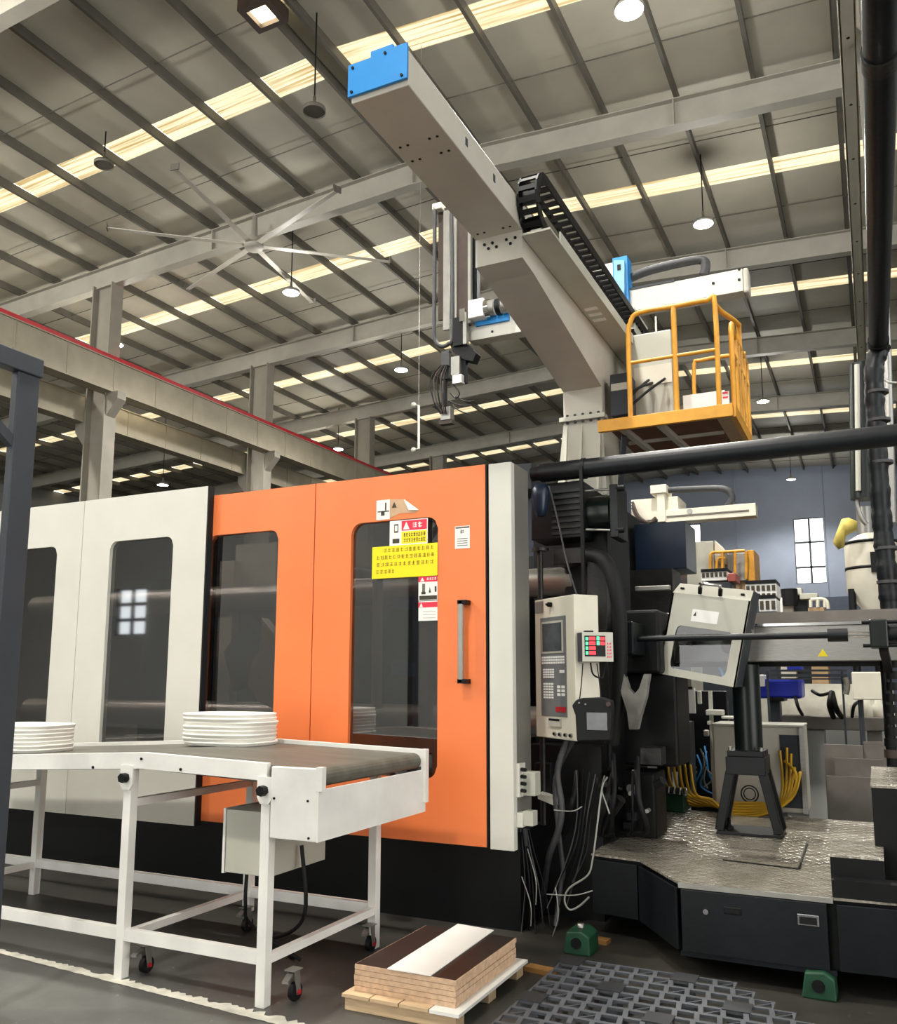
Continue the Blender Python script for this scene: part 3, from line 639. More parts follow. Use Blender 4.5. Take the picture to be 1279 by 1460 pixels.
# control box under the belt
Yb = 3.74; bx0, bx1 = aY(322, 1200, Yb).x, aY(386, 1200, Yb).x; bz0, bz1 = aY(350, 1247, Yb).z, aY(350, 1156, Yb).z
cb = build(MB().box(bx0, bx1, Yb, Yb + .5, bz0, bz1), 'control_box', M_grey2, cv, bev=.004)
build(MB().box(bx0 - .018, bx0 - .004, Yb - .004, Yb + .5, bz0 - .005, bz1 + .005), 'box_lid', M_white2, cb)
for pts, r in (([aY(352, 1245, 3.9), aY(350, 1290, 3.9), aY(358, 1318, 4.1), V((-2.95, 4.2, .015))], .010), ([aY(430, 1205, 3.95), aY(436, 1290, 3.95), aY(420, 1325, 4.1), aZ(380, 1340, .012)], .011), ([aZ(380, 1340, .012), aZ(400, 1352, .012), aZ(420, 1366, .012)], .01)):
    build(MB().tube(pts, r), 'cable', M_rubber, cv)
mb = MB()
for px, py in ((133, 1094), (258, 1097), (202, 1082)): 
    q = aY(px, py, Yn); mb.cyl(q + V((0, -.006, 0)), q, .008, 6)
for px, py in ((392, 1138), (440, 1142), (441, 1195)): q = aY(px, py, Yn); mb.cyl(q + V((0, -.01, 0)), q, .006, 6)
build(mb, 'screw_heads', M_black, cv, kind='stuff')
# stacks of trays on the belt
def tray(c, w, d, z0, h, rot, label, grp, base):
    mb = MB(); n = 32
    def ring(s, z):
        out = []
        for k in range(n):
            a = 2 * math.pi * k / n; ca, sa = math.cos(a), math.sin(a); e = 2 / 3.2
            x = math.copysign(abs(ca) ** e, ca) * w / 2 * s; y = math.copysign(abs(sa) ** e, sa) * d / 2 * s
            out.append((c[0] + x * math.cos(rot) - y * math.sin(rot), c[1] + x * math.sin(rot) + y * math.cos(rot), z))
        return out
    rs = [ring(.80, z0), ring(.97, z0), ring(.985, z0 + h * .1), ring(.985, z0 + h * .5), ring(1.0, z0 + h * .56), ring(1.0, z0 + h * .93), ring(.985, z0 + h), ring(.88, z0 + h * .9)]
    vs = [v for r in rs for v in r]; fs = []
    for i in range(len(rs) - 1): fs += [(i * n + k, i * n + (k + 1) % n, (i + 1) * n + (k + 1) % n, (i + 1) * n + k) for k in range(n)]
    fs += [tuple(range(n - 1, -1, -1)), tuple(7 * n + k for k in range(n))]
    mb.add(vs, fs, True); o = build(mb, 'tray', M_tray); tag(o, label, 'tray', grp)
c1 = aZ(323, 1060, 1.15); wid = (aY(389, 1040, c1.y).x - aY(257, 1040, c1.y).x) * .76
ORD = ['lowest', 'second from the belt', 'third from the belt', 'fourth from the belt', 'fifth from the belt', 'sixth from the belt', 'second from the top', 'topmost']
rr = random.Random(2)
for k in range(8): tray((c1.x + rr.uniform(-.006, .006), c1.y + .03 + rr.uniform(-.006, .006)), wid, wid * .78, zt(c1.x) - .008 + .0242 * k, .024, rr.uniform(-.02, .02), 'white tray, %s of the stack below the orange panel' % ORD[k], 'trays in the stack near the belt end', 0)
c2 = aZ(32, 1066, 1.11)
for k in range(7): tray((c2.x + rr.uniform(-.006, .006), c2.y + .03), wid, wid * .78, zt(c2.x) + .002 + .0242 * k, .024, rr.uniform(-.02, .02), 'white tray, %s of the stack cut off by the charcoal post' % (ORD[:6] + ['topmost'])[k], 'trays in the stack by the post', 0)

# charcoal frame post
X1 = aY(24.5, 1000, 2.98).x; X0 = X1 - .05; pc = (X0 + X1) / 2
X1 = aX(22, 1010, X1).x
t = thing('charcoal_frame', 'charcoal steel frame post standing at the left in front of the conveyor', 'frame', (pc, 3.0, 0))
yb_ = 2.85
build(MB().box(X0, X1, yb_, yb_ + .13, 0, 3.10), 'post', M_dkgrey, t, bev=.006)
build(MB().box(X0 - .01, X1 + .01, 1.2, yb_ + .14, 3.10, 3.2), 'top_beam', M_dkgrey, t, bev=.006)
build(MB().box(X0, X1, 1.25, 1.4, 0, 3.10), 'post', M_dkgrey, t, bev=.006)
build(MB().bar((pc, yb_ - .5, 3.1), (pc, yb_ + .02, 2.72), .04, .05), 'brace', M_dkgrey, t)
# ================================================================== pallets on the floor
ZP = .20
a0, a1, a2, a3 = aZ(512, 1375, ZP), aZ(655, 1398, ZP), aZ(745, 1335, ZP), aZ(598, 1320, ZP)
wx0, wx1, wy0, wy1 = (a0.x + a3.x) / 2, (a1.x + a2.x) / 2, (a0.y + a1.y) / 2, (a2.y + a3.y) / 2
t = thing('wooden_pallet', 'low wooden pallet under the brown board stack', 'pallet', ((wx0 + wx1) / 2, (wy0 + wy1) / 2, 0))
for k in range(3):
    xx = wx0 + .02 + k * (wx1 - wx0 - .04 - .05) / 2; 
for k in range(3):
    yy = wy0 - .04 + k * (wy1 - wy0 - .0) / 2
    build(MB().box(wx0 - .03, wx1 + .0, yy, yy + .09, 0, .062), 'stringer', M_wood, t, bev=.003)
for k in range(4):
    xx = wx0 - .035 + k * .155; build(MB().box(xx, xx + .148, wy0 - .06, wy1 + .06, .063, .078), 'deck_board', M_stickwhite if k == 3 else M_wood, t)
names = ['lowest', 'second', 'third', 'fourth', 'topmost dark-faced']
for k in range(5):
    z = .079 + k * .0242
    o = build(MB().box(wx0 + random.uniform(-.004, .004), wx1 - .02 + random.uniform(-.004, .004), wy0 + random.uniform(-.003, .003), wy1, z, z + .0222), 'plywood_sheet', M_wood2)
    if k == 4: build(MB().box(wx0 + .003, wx1 - .023, wy0 + .003, wy1 - .003, z + .0222, z + .0235), 'film_face', M_film, o)
    tag(o, 'plywood sheet, %s in the stack on the wooden pallet' % names[k], 'board', 'plywood sheets on the pallet')
zt_ = .079 + 5 * .0242 + .001
b0, b1, b2, b3 = aZ(552, 1382, zt_), aZ(614, 1392, zt_), aZ(704, 1327, zt_), aZ(653, 1318, zt_)
o = build(MB().prism([(p.x, p.y, zt_) for p in (b0, b1, b2, b3)], (0, 0, .004)), 'white_board_strip', M_stickwhite); tag(o, 'white board strip lying across the brown plywood stack', 'board')
t2 = MB()
# black plastic pallet: deck with square openings and solid pads
PX0, PX1, PY0, PY1, PZ = -1.52, -.30, 3.28, 4.50, .14
pl = thing('plastic_pallet', 'grey-black plastic lattice pallet on the floor in front of the platform', 'pallet', (-.9, 3.9, 0))
N = 13; cs = (PX1 - PX0) / N; mb = MB(); vid = {}
def gv(x, y):
    k = (round(x, 4), round(y, 4))
    if k not in vid: vid[k] = len(mb.v); mb.v.append(V((x, y, PZ)))
    return vid[k]
padc = (0, 4, 7, 10, 14); pads = []
for i in range(N):
    for j in range(N):
        x0, y0 = PX0 + i * cs, PY0 + j * cs; x1, y1 = x0 + cs, y0 + cs
        if i >= 8 and j >= 8 and (i - 8) + (j - 8) > 4: continue
        if i in (0, 6, 12) and j in (0, 6, 12) or (i, j) in ((3, 9), (9, 9), (3, 3)):
            mb.f.append((gv(x0, y0), gv(x1, y0), gv(x1, y1), gv(x0, y1))); mb.sm.append(False); pads.append((x0, y0)); continue
        m = cs * .12; a, b, c, d = gv(x0, y0), gv(x1, y0), gv(x1, y1), gv(x0, y1)
        sx = cs * .12
        e, f, g, h = gv(x0 + m + sx * .5, y0 + m), gv(x1 - m + sx * .5, y0 + m), gv(x1 - m - sx * .5, y1 - m), gv(x0 + m - sx * .5, y1 - m)
        mb.f += [(a, b, f, e), (b, c, g, f), (c, d, h, g), (d, a, e, h)]; mb.sm += [False] * 4
build(mb, 'lattice_deck', M_plast, pl, solid=.012)
for i in range(N):
    for j in range(N):
        x0, y0 = PX0 + i * cs, PY0 + j * cs
        if (i * 7 + j * 3) % 4 == 0 and (x0, y0) not in pads and not (i >= 8 and j >= 8 and (i - 8) + (j - 8) > 4):
            build(MB().bar((x0 + .012, y0 + .012, PZ - .008), (x0 + cs - .012, y0 + cs - .012, PZ - .008), .007, .008), 'rib', M_plast, pl)
for x0, y0 in pads:
    build(MB().box(x0 - .012, x0 + cs + .012, y0 - .012, y0 + cs + .012, PZ, PZ + .004), 'pad', M_plastdk, pl)
    build(MB().box(x0 + .005, x0 + cs - .005, y0 + .005, y0 + cs - .005, 0, PZ - .012), 'foot', M_plast, pl)
# green levelling feet and the oily wooden strips
def foot(px, py, label):
    p = aZ(px, py, 0); t = thing('levelling_foot', label, 'machine foot', p, 'green levelling feet')
    build(MB().prism([(p.x - .08, p.y, 0), (p.x + .08, p.y, 0), (p.x + .075, p.y, .1), (p.x + .03, p.y, .13), (p.x - .06, p.y, .12)], (0, .18, 0)), 'casting', M_green, t, bev=.008)
    build(MB().cyl((p.x, p.y - .012, .065), (p.x, p.y + .01, .065), .03, 12), 'bore', M_black, t)
    build(MB().lathe((p.x, p.y + .09, .13), [(.02, 0), (.02, .02), (.001, .02)], 8), 'bolt', M_alu, t)
foot(822, 1362, 'green levelling foot beside the tangled cables'); foot(1168, 1426, 'green levelling foot under the black platform front')
for px0, py0, px1, py1 in ((752, 1382, 790, 1390), (835, 1340, 868, 1346)):
    p, q = aZ(px0, py0, 0), aZ(px1, py1, 0); o = build(MB().bar(p + V((0, 0, .012)), q + V((0, 0, .012)), .07, .024), 'wood_scrap', mat('oily_wood', '8A6233', .6, var=.3)); tag(o, 'small brown wood scrap on the floor %s' % ('beside the plastic pallet corner' if px0 == 752 else 'beside the green foot near the cables'), 'wood scrap')

# ================================================================== tread-plate platform
ZPL = .475
pf = thing('tread_platform', 'black service platform with a worn tread-plate top', 'platform', (-.9, 6, 0))
pL = aZ(843, 1217, ZPL); pC = aZ(912, 1226, ZPL); pF = V((-1.02, 4.92, ZPL)); xS = -.26
poly = [(pL.x, pL.y), (pC.x, pC.y), (pF.x, pF.y), (xS, pF.y), (.9, 5.0), (.9, 7.6), (-1.75, 7.6)]
build(MB().prism([(x, y, ZPL - .012) for x, y in poly], (0, 0, .012)), 'tread_plate', M_tread, pf)
inner = [(pL.x + .02, pL.y + .02), (pC.x + .01, pC.y + .03), (pF.x + .02, pF.y + .03), (.9, pF.y + .06), (.9, 7.58), (-1.72, 7.58)]
build(MB().prism([(x, y, .12) for x, y in inner], (0, 0, ZPL - .132)), 'carcass', M_black, pf)
def face(p, q, name, z0=.13, z1=.445, th=.018, gap=.012):
    d = (V((q[0], q[1], 0)) - V((p[0], p[1], 0))); n = d.normalized().cross(V((0, 0, 1))); dn = d.normalized()
    a = V((p[0], p[1], z0)) + dn * gap; b = V((q[0], q[1], z0)) - dn * gap
    return build(MB().prism([a, b, b + V((0, 0, z1 - z0)), a + V((0, 0, z1 - z0))], n * th), name, M_black2, pf, bev=.003)
face(poly[0], poly[1], 'side_door'); face(poly[1], poly[2], 'corner_panel'); fd = face(poly[2], (xS - .02, poly[3][1]), 'front_door'); face((xS + .0, 4.93), (.9, 5.02), 'front_door')
build(MB().box(pF.x, xS, 4.905, 4.92, .45, .475), 'edge_angle', M_alu, pf); build(MB().box(pF.x, xS, 4.912, 4.94, .105, .13), 'bottom_rail', M_black2, pf)
for l, tp, r, b, m in ((1032, 1294, 1057, 1304, M_black), (1137, 1304, 1168, 1320, M_chrome)):
    x0, x1, z0, z1 = rectY(l, tp, r, b, 4.90)
    build(MB().box(x0, x1, 4.895, 4.905, z0, z1), 'recessed_pull', m, fd, bev=.003); build(MB().box(x0 + .01, x1 - .01, 4.892, 4.9, z0 + .008, z1 - .012), 'pull_slot', M_rubber, fd)
q = aY(1007, 1299, 4.9); build(MB().cyl(q + V((0, -.02, 0)), q, .014, 10), 'lock', M_chrome, fd)
x0, x1, z0, z1 = rectY(863, 1245, 886, 1255, pL.y); build(MB().box(x0, x1, pL.y - .03, pL.y - .005, z0, z1), 'pull_handle', M_alu, pf, bev=.003)
q = aY(1163, 1286, 4.9)
# access hatch seam, steps
build(MB().prism([aZ(1040, 1195, ZPL), aZ(1150, 1203, ZPL), aZ(1138, 1238, ZPL), aZ(1030, 1225, ZPL)], (0, 0, .004)), 'hatch_plate', M_tread, pf)
for a_, b_ in (((1151, 1203), (1139, 1239)), ((1139, 1239), (1031, 1226))): build(MB().bar(aZ(a_[0], a_[1], ZPL + .003), aZ(b_[0], b_[1], ZPL + .003), .012, .006), 'hatch_gap', M_black, pf)
s1 = aZ(1187, 1215, .66); 
def step(x0, x1, y0, y1, z0, z1, label):
    t = thing('platform_step', label, 'step', ((x0 + x1) / 2, (y0 + y1) / 2, z0), 'steps on the platform')
    build(MB().box(x0, x1, y0, y1, z0, z1 - .01), 'riser_box', M_black, t, bev=.004); build(MB().box(x0 - .004, x1, y0 - .004, y1, z1 - .01, z1), 'tread', M_tread, t)
step(-.27, -.02, 5.05, 5.55, ZPL, .66, 'low black step with a bright tread plate on the platform'); step(-.06, .7, 5.4, 6.6, ZPL, .98, 'tall black step box with a tread-plate top at the right edge')
build(MB().box(-.262, .7, 4.93, 5.05, ZPL, .56), 'kick_plate', M_black, pf)
# ------------------------------------------------------------------ A-frame stand
sb = aZ(1067, 1192, ZPL); ys = sb.y; xl, xr = aY(1022, 1190, ys).x, aY(1114, 1190, ys).x; xm = (xl + xr) / 2
st = thing('carriage_stand', 'black A-frame stand with a round column carrying the injection unit', 'stand', (xm, ys, ZPL))
zt0, zt1 = aY(1062, 1105, ys).z, aY(1062, 1073, ys).z
build(MB().box(xl, xr, ys - .02, ys + .32, ZPL + .001, ZPL + .022), 'base_plate', M_black2, st, bev=.003)
ht = (aY(1090, 1090, ys).x - aY(1034, 1090, ys).x) / 2
for s in (-1, 1):
    for y in (ys, ys + .24):
        build(MB().bar((xm + s * (xr - xl) * .46, y + .03, ZPL + .022), (xm + s * ht * .82, y + .03, zt0 + .02), .055, .06), 'leg', M_black2, st, bev=.004)
build(MB().box(xm - ht, xm + ht, ys - .01, ys + .33, zt0, zt1 - .03), 'head_block', M_black2, st, bev=.005)
build(MB().box(xm - ht * .92, xm + ht * .92, ys + .0, ys + .32, zt1 - .03, zt1 + .01), 'cap_plate', M_black2, st, bev=.005)
rc = (aY(1084, 1020, ys + .15).x - aY(1044, 1020, ys + .15).x) / 2
build(MB().cyl((xm + .01, ys + .16, zt1), (xm + .01, ys + .16, 1.66), rc, 24), 'column', M_dkgreen, st)
for s in (-1, 1): build(MB().cyl((xm + s * ht * .8, ys + .04, zt1), (xm + s * ht * .8, ys + .04, zt1 + .035), .014, 6), 'bolt', M_alu, st)
q = aY(1040, 1183, ys + .1); build(MB().lathe((q.x, ys + .1, ZPL + .022), [(.03, 0), (.03, .02), (.012, .03), (.012, .08), (.001, .08)], 8), 'anchor_bolt', M_black, st)

# ------------------------------------------------------------------ injection unit: steel bed beams, rods, purge guard
YS = 6.75
iu = thing('injection_unit', 'steel injection unit bed with black pull-in rod at the right', 'machine', (-.6, YS, 1.6))
zs0, zs1 = aY(1100, 943, YS).z, aY(1100, 893, YS).z; zs2 = aY(1180, 871, YS + .25).z
xs0 = aY(905, 920, YS).x
build(MB().box(xs0, 1.2, YS, YS + .2, zs0, zs1), 'bed_beam', M_steel, iu, bev=.006)
build(MB().box(xs0, 1.2, YS - .02, YS + .05, zs1, zs1 + .02), 'bright_lip', M_chrome, iu)
build(MB().box(xs0 - .4, 1.2, YS + .22, YS + .5, zs0 + .1, zs2), 'upper_casing', M_card, iu)
build(MB().box(xs0 - .6, 1.2, YS + .2, YS + .3, zs0 - .035, zs0 + .02), 'under_beam', M_black, iu)
YR = 5.9; zr = aY(1050, 908, YR).z
build(MB().cyl((aY(905, 908, YR).x, YR, zr), (aY(1185, 905, YR).x, YR, zr), .021, 16), 'pull_in_rod', M_black2, iu)
xa, xb_ = aY(1180, 905, YR).x, aY(1209, 905, YR).x
build(MB().cyl((xa, YR, zr), (xb_, YR, zr), .042, 18), 'rod_coupling', M_black2, iu)
build(MB().cyl((xb_, YR, zr), (aY(1242, 905, YR).x, YR, zr), .018, 14), 'piston_rod', M_chrome, iu)
xa = aY(1240, 905, YR).x
fl_ = build(MB().box(xa, xa + .1, YR - .1, YR + .1, zr - .085, zr + .085), 'cylinder_flange', M_dkgreen, iu, bev=.01)
for s in (-1, 1): build(MB().cyl((xa - .04, YR - .06, zr + s * .07), (xa + .5, YR - .06, zr + s * .07), .012, 8), 'tie_rod', M_black, fl_)
build(MB().cyl((xa + .1, YR, zr), (xa + .9, YR, zr), .06, 20), 'hydraulic_cylinder', M_black2, iu)
build(MB().bar((xa + .07, YR, zr - .08), (xa + .1, YS, zr - .2), .05, .05), 'support_arm', M_black, iu)
xe = aY(905, 908, YR).x
build(MB().box(xe - .08, xe + .02, YR - .12, YR + .3, zr - .11, zr + .11), 'rod_bracket', M_black2, iu, bev=.01)
q = aY(1173, 930, YS - .001)
build(MB().prism([aY(1166, 936, YS), aY(1181, 936, YS), aY(1173, 925, YS)], (0, -.003, 0)), 'warning_triangle', M_stickyel, iu)
# purge guard: tilted cover with an acrylic window
YG = 6.25
g = thing('purge_guard', 'tilted light grey purge guard cover with a clear window behind the black rod', 'machine guard', aY(1000, 900, YG))
G = [aY(962, 829, YG + .0), aY(1073, 840, YG), aY(1048, 980, YG), aY(938, 960, YG)]
e1 = (G[1] - G[0] + G[2] - G[3]) / 2; e2 = (G[3] - G[0] + G[2] - G[1]) / 2; O = G[0]
def gp(u, v, y=0): 
    a = G[0].lerp(G[1], u); b = G[3].lerp(G[2], u); p = a.lerp(b, v); return p + V((0, y, 0))
def guard_face():
    mb = MB(); hole = [(.13, .44), (.87, .44), (.87, .93), (.13, .93)]
    ring = [(x, z) for x, z in rrect(.13, .86, .46, .92, .06)]; n = len(ring)
    outer = []
    for x, z in ring:
        dx, dz = x - .495, z - .69; outer.append((x, z, dx, dz))
    us = sorted({0, .13, .19, .80, .86, 1}); 
    D = .02
    def quad(a, b, c, d): mb.prism([gp(*a), gp(*b), gp(*c), gp(*d)], (0, D, 0))
    quad((0, .12), (1, .12), (1, .46), (0, .46)); quad((0, .46), (.13, .46), (.13, .92), (0, .92)); quad((.86, .46), (1, .46), (1, .92), (.86, .92)); quad((0, .92), (1, .92), (1, 1), (0, 1))
    for cx, cz, sx, sz in ((.13, .46, 1, 1), (.86, .46, -1, 1), (.13, .92, 1, -1), (.86, .92, -1, -1)):
        mb.prism([gp(cx, cz), gp(cx + .05 * sx, cz), gp(cx + .02 * sx, cz + .015 * sz), gp(cx + .01 * sx, cz + .03 * sz), gp(cx, cz + .07 * sz)], (0, D, 0))
    return mb
gf = build(guard_face(), 'cover', M_grey2, g, weld=True)
build(MB().prism([gp(0, .12), gp(1, .12), gp(.985, 0, .12), gp(.03, 0, .12)], (0, .02, 0)), 'cover_top', M_grey2, g)
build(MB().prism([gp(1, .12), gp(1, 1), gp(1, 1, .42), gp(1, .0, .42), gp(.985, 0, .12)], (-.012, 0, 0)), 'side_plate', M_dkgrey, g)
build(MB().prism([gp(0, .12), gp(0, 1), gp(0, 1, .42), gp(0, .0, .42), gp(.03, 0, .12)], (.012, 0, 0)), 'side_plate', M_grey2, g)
build(MB().prism([gp(.10, .43, .022), gp(.89, .43, .022), gp(.89, .95, .022), gp(.10, .95, .022)], (0, .005, 0)), 'window', M_acryl, g)
h0, h1 = gp(.38, .02, -.05), gp(.60, .02, -.05)
hh = build(MB().tube([gp(.36, .1), h0 + V((-.005, 0, 0)), h0 + V((0, -.02, .01)), h1 + V((0, -.02, .01)), h1 + V((.005, 0, 0)), gp(.62, .1)], .011, 8, 3), 'handle', M_chrome, g)
for u in (.36, .62): build(MB().cyl(gp(u, .10, -.015), gp(u, .04, -.045), .015, 8), 'handle_post', M_black, hh)
o = build(MB().prism([gp(.3, .27, -.002), gp(.64, .27, -.002), gp(.64, .4, -.002), gp(.3, .4, -.002)], (0, .002, 0)), 'label_plate', M_stickwhite, g)
build(MB().prism([gp(.32, .34, -.003), gp(.36, .34, -.003), gp(.35, .29, -.003)], (0, .001, 0)), 'emblem', M_ink, o)
for u in (.10, .88): 
    for k in (-.012, .012): build(MB().cyl(gp(u + k, .06, -.004 + .06), gp(u + k, .06, .06 - .02), .008, 8), 'hinge_bolt', M_black, g)
# nozzle and barrel seen behind the guard window
for u in (.18, .82): build(MB().cyl(gp(u, .6, .3), gp(u, .6, .06) , .055, 18), 'knob_roller', M_card, iu)
bz = (zs0 + zs1) / 2 + .02
build(MB().cyl((-1.5, YS - .12, bz + .12), (-.78, YS - .12, bz + .12), .1, 24), 'barrel_cover', M_alu, iu)
build(MB().tube([gp(.66, .84, .35), gp(.72, .88, .3), gp(.78, .95, .25)], .012, 6), 'thermocouple_lead', M_blue, iu)
# ================================================================== fixed platen and its fittings (parts of the machine)
YPn = 5.62
def bxY(l, tp, r, b, Y, D): x0, x1, z0, z1 = rectY(l, tp, r, b, Y); return MB().box(x0, x1, Y, Y + D, z0, z1)
def part(mb, nm, m, parent, bev=.006): return build(mb, nm, m, parent, bev=bev)
xP0, xP1 = -1.96, aY(868, 900, 5.9).x
part(MB().box(xP0, xP1, 5.9, 6.55, .1, 2.62), 'fixed_platen', M_black, mc, .02)
part(MB().box(xP0, xP1 - .15, 5.95, 6.5, 2.62, 2.92), 'platen_top', M_black2, mc, .02)
part(MB().box(-2.45, -1.97, 6.6, 8.3, .3, 3.09), 'riser_post', M_black, mc, .01)
part(bxY(700, 663, 758, 700, 5.62, .3), 'rear_post', M_dkgrey, mc)
lb = part(bxY(757, 688, 831, 768, 5.66, .3), 'louvred_box', M_black2, mc)
x0, x1, z0, z1 = rectY(788, 694, 829, 762, 5.66)
for k in range(8): build(MB().box(x0, x1, 5.64, 5.66, z0 + (z1 - z0) * k / 8, z0 + (z1 - z0) * (k + .45) / 8), 'louvre', M_grease, lb)
q = aY(771, 716, 5.52); part(MB().lathe((q.x, q.y, q.z - .08), [(.001, -.02), (.03, -.02), (.045, .02), (.06, .12), (.06, .17), (.04, .2), (.001, .2)], 16), 'drain_motor', M_dkblue, mc, 0)
part(bxY(788, 781, 830, 804, 5.7, .25), 'junction_box', M_grease, mc)
q = aY(770, 782, 5.62); part(MB().cyl((q.x, q.y, .6), (q.x, q.y, q.z), .02, 10), 'riser_pipe', M_grease, mc, 0)
part(MB().cyl((q.x, q.y, q.z - .02), (q.x, q.y, q.z + .0), .06, 12), 'pipe_flange', M_grease, mc, 0)
q = aY(852, 731, 5.8); xa, xb = aY(833, 731, 5.8).x, aY(871, 731, 5.8).x
part(MB().cyl((xa - .1, 5.85, q.z), (xb, 5.85, q.z), .125, 24), 'hydraulic_cylinder', M_dkgreen, mc, 0)
part(bxY(869, 690, 881, 766, 5.72, .26), 'cylinder_flange', M_black2, mc)
for py in (697, 756): 
    a = aY(878, py, 5.74); part(MB().cyl(a, a + V((.06, 0, 0)), .022, 10), 'nut', M_black, mc, 0)
    b = aY(833, py + (3 if py < 720 else -1), 5.72); part(MB().cyl(b, a, .009, 8), 'tie_rod', M_steel, mc, 0)
# curved hose shield and lower castings
part(MB().tube([aY(838, 790, 5.7), aY(862, 800, 5.66), aY(878, 840, 5.64), aY(884, 900, 5.66), aY(882, 980, 5.7), aY(872, 1060, 5.75)], .05, 12), 'gooseneck_duct', M_rubber, mc, 0)
part(bxY(838, 792, 866, 1000, 5.80, .1), 'bracket_plate', M_grease, mc)
part(bxY(905, 745, 978, 812, 7.9, .5), 'rear_cabinet', M_dkblue, mc)
part(bxY(889, 812, 960, 878, 7.6, .35), 'rear_frame', M_grease, mc)
part(bxY(866, 870, 940, 960, 6.1, .5), 'nozzle_block', M_black, mc, .02)
part(bxY(868, 960, 966, 1092, 6.25, .45), 'carriage_block', M_black, mc, .02)
part(bxY(757, 1062, 860, 1330, 5.75, .4), 'lower_casing', M_black, mc)
part(bxY(845, 1100, 935, 1195, 6.15, .35), 'valve_block', M_black, mc, .02)
rv = random.Random(21)
for k in range(26):
    px, py = rv.uniform(800, 936), rv.uniform(1075, 1190); q = aY(px, py, 5.95 + rv.uniform(-.15, .15)); kind = rv.random()
    if kind < .45: part(MB().cyl(q, q + V((rv.uniform(-.12, .12), rv.uniform(-.12, -.02), rv.uniform(-.05, .12))), rv.uniform(.015, .045), 10), 'valve', rv.choice((M_black, M_grease, M_rubber)), mc, 0)
    elif kind < .8: w = rv.uniform(.03, .08); part(MB().box(q.x - w, q.x + w, q.y - .05, q.y + .1, q.z - w * .8, q.z + w * .8), 'valve_body', rv.choice((M_black, M_black2, M_grease)), mc, .006)
    else: part(MB().cyl(q, q + V((0, -.06, 0)), .014, 8), 'fitting', M_alu, mc, 0)
for k in range(7):
    a = rv.uniform(800, 925); part(MB().tube([aY(a, 1080 + rv.uniform(-20, 30), 5.8), aY(a + rv.uniform(-20, 20), 1140, 5.62), aY(a + rv.uniform(-30, 20), 1185, 5.7), aY(a + rv.uniform(-40, 10), 1225 if a < 850 else 1190, 5.85)], rv.uniform(.008, .02), 8), 'hydraulic_hose', M_rubber, mc, 0)
part(bxY(762, 1088, 786, 1130, 5.62, .08), 'drive_unit', M_black2, mc)
part(bxY(905, 835, 955, 842, 6.6, .05), 'guide_bar', M_alu, mc)
y_ = 5.66
yk = build(MB().prism([aY(881, 961, y_), aY(890, 961, y_), aY(897, 982, y_), aY(904, 990, y_), aY(911, 982, y_), aY(918, 961, y_), aY(926, 961, y_), aY(921, 995, y_), aY(913, 1022, y_), aY(909, 1040, y_), aY(897, 1040, y_), aY(894, 1015, y_), aY(886, 990, y_)], (0, .06, 0)), 'yoke', mat('worn_grey_casting', '77756F', .5, .2, var=.3, scale=9), mc)
# big black pipe carried across the front
t = thing('black_overhead_pipe', 'thick black pipe running level across the machine below the yellow basket', 'pipe', aY(1020, 648, 5.6))
zp = aY(1020, 648, 5.6).z; x0 = aY(772, 680, 5.6).x
build(MB().cyl((x0, 5.6, zp), (1.6, 5.6, zp), .066, 22), 'pipe', M_black2, t)
build(MB().cyl((x0 - .07, 5.6, zp), (x0, 5.6, zp), .05, 18), 'end_cap', M_black, t)
cl = aY(833, 668, 5.6); build(MB().cyl((cl.x - .012, 5.6, zp), (cl.x + .012, 5.6, zp), .072, 22), 'clamp', M_black, t)
build(MB().bar((cl.x, 5.53, zp), (cl.x, 5.53, aY(832, 846, 5.53).z), .022, .022), 'drop_rod', M_black, t)
# ------------------------------------------------------------------ operator panel (turned towards the door)
u = V((-.766, .643, 0)); v = V((.643, .766, 0)); Cn = aY(820, 950, 5.2)
tw = along(Cn, u, 763.5); td = along(Cn, v, 855); Cn.z = 0
dC = math.hypot(Cn.x, Cn.y)
pz0, pz1 = aY(821, 1057, 5.2).z, aY(819.5, 847, 5.2).z
cp = thing('operator_panel', 'white operator panel with screen and keypad hanging beside the end column', 'control panel', (Cn.x, Cn.y, pz0))
def lp(a, z, d=0): return V((Cn.x, Cn.y, 0)) + u * (a * tw) + v * d + V((0, 0, pz0 + (pz1 - pz0) * z))
def fbox(a0, a1, z0, z1, d0, d1):
    a, b, c = (lp(a1, z0, d0) - lp(a0, z0, d0)) / 2, V((0, 0, (pz1 - pz0) * (z1 - z0) / 2)), v * ((d1 - d0) / 2)
    return MB().obox((lp(a0, z0, d0) + lp(a1, z1, d1)) / 2, a, c, b)
build(fbox(0, 1, 0, 1, 0, td), 'case', M_cream, cp, bev=.006)
build(fbox(.20, .84, .155, .86, -.004, 0), 'keypad_plate', mat('keypad_grey', '6E6F70', .4), cp)
build(fbox(.26, .80, .60, .83, -.008, -.004), 'screen_frame', M_grey2, cp); build(fbox(.29, .77, .615, .815, -.010, -.008), 'screen', M_screen, cp)
kb = MB(); 
def keys(a0, a1, z0, z1, nx, nz):
    for i in range(nx):
        for j in range(nz):
            A0 = a0 + (a1 - a0) * i / nx; A1 = a0 + (a1 - a0) * (i + .72) / nx; Z0 = z0 + (z1 - z0) * j / nz; Z1 = z0 + (z1 - z0) * (j + .7) / nz
            b = fbox(A0, A1, Z0, Z1, -.007, -.004); kb.add(b.v, b.f)
keys(.24, .82, .525, .585, 10, 3); keys(.50, .79, .425, .495, 5, 4); keys(.52, .79, .28, .395, 4, 6); keys(.24, .45, .30, .38, 2, 3); keys(.24, .40, .46, .49, 1, 1)
build(kb, 'keys', M_stickwhite, cp, kind='stuff')
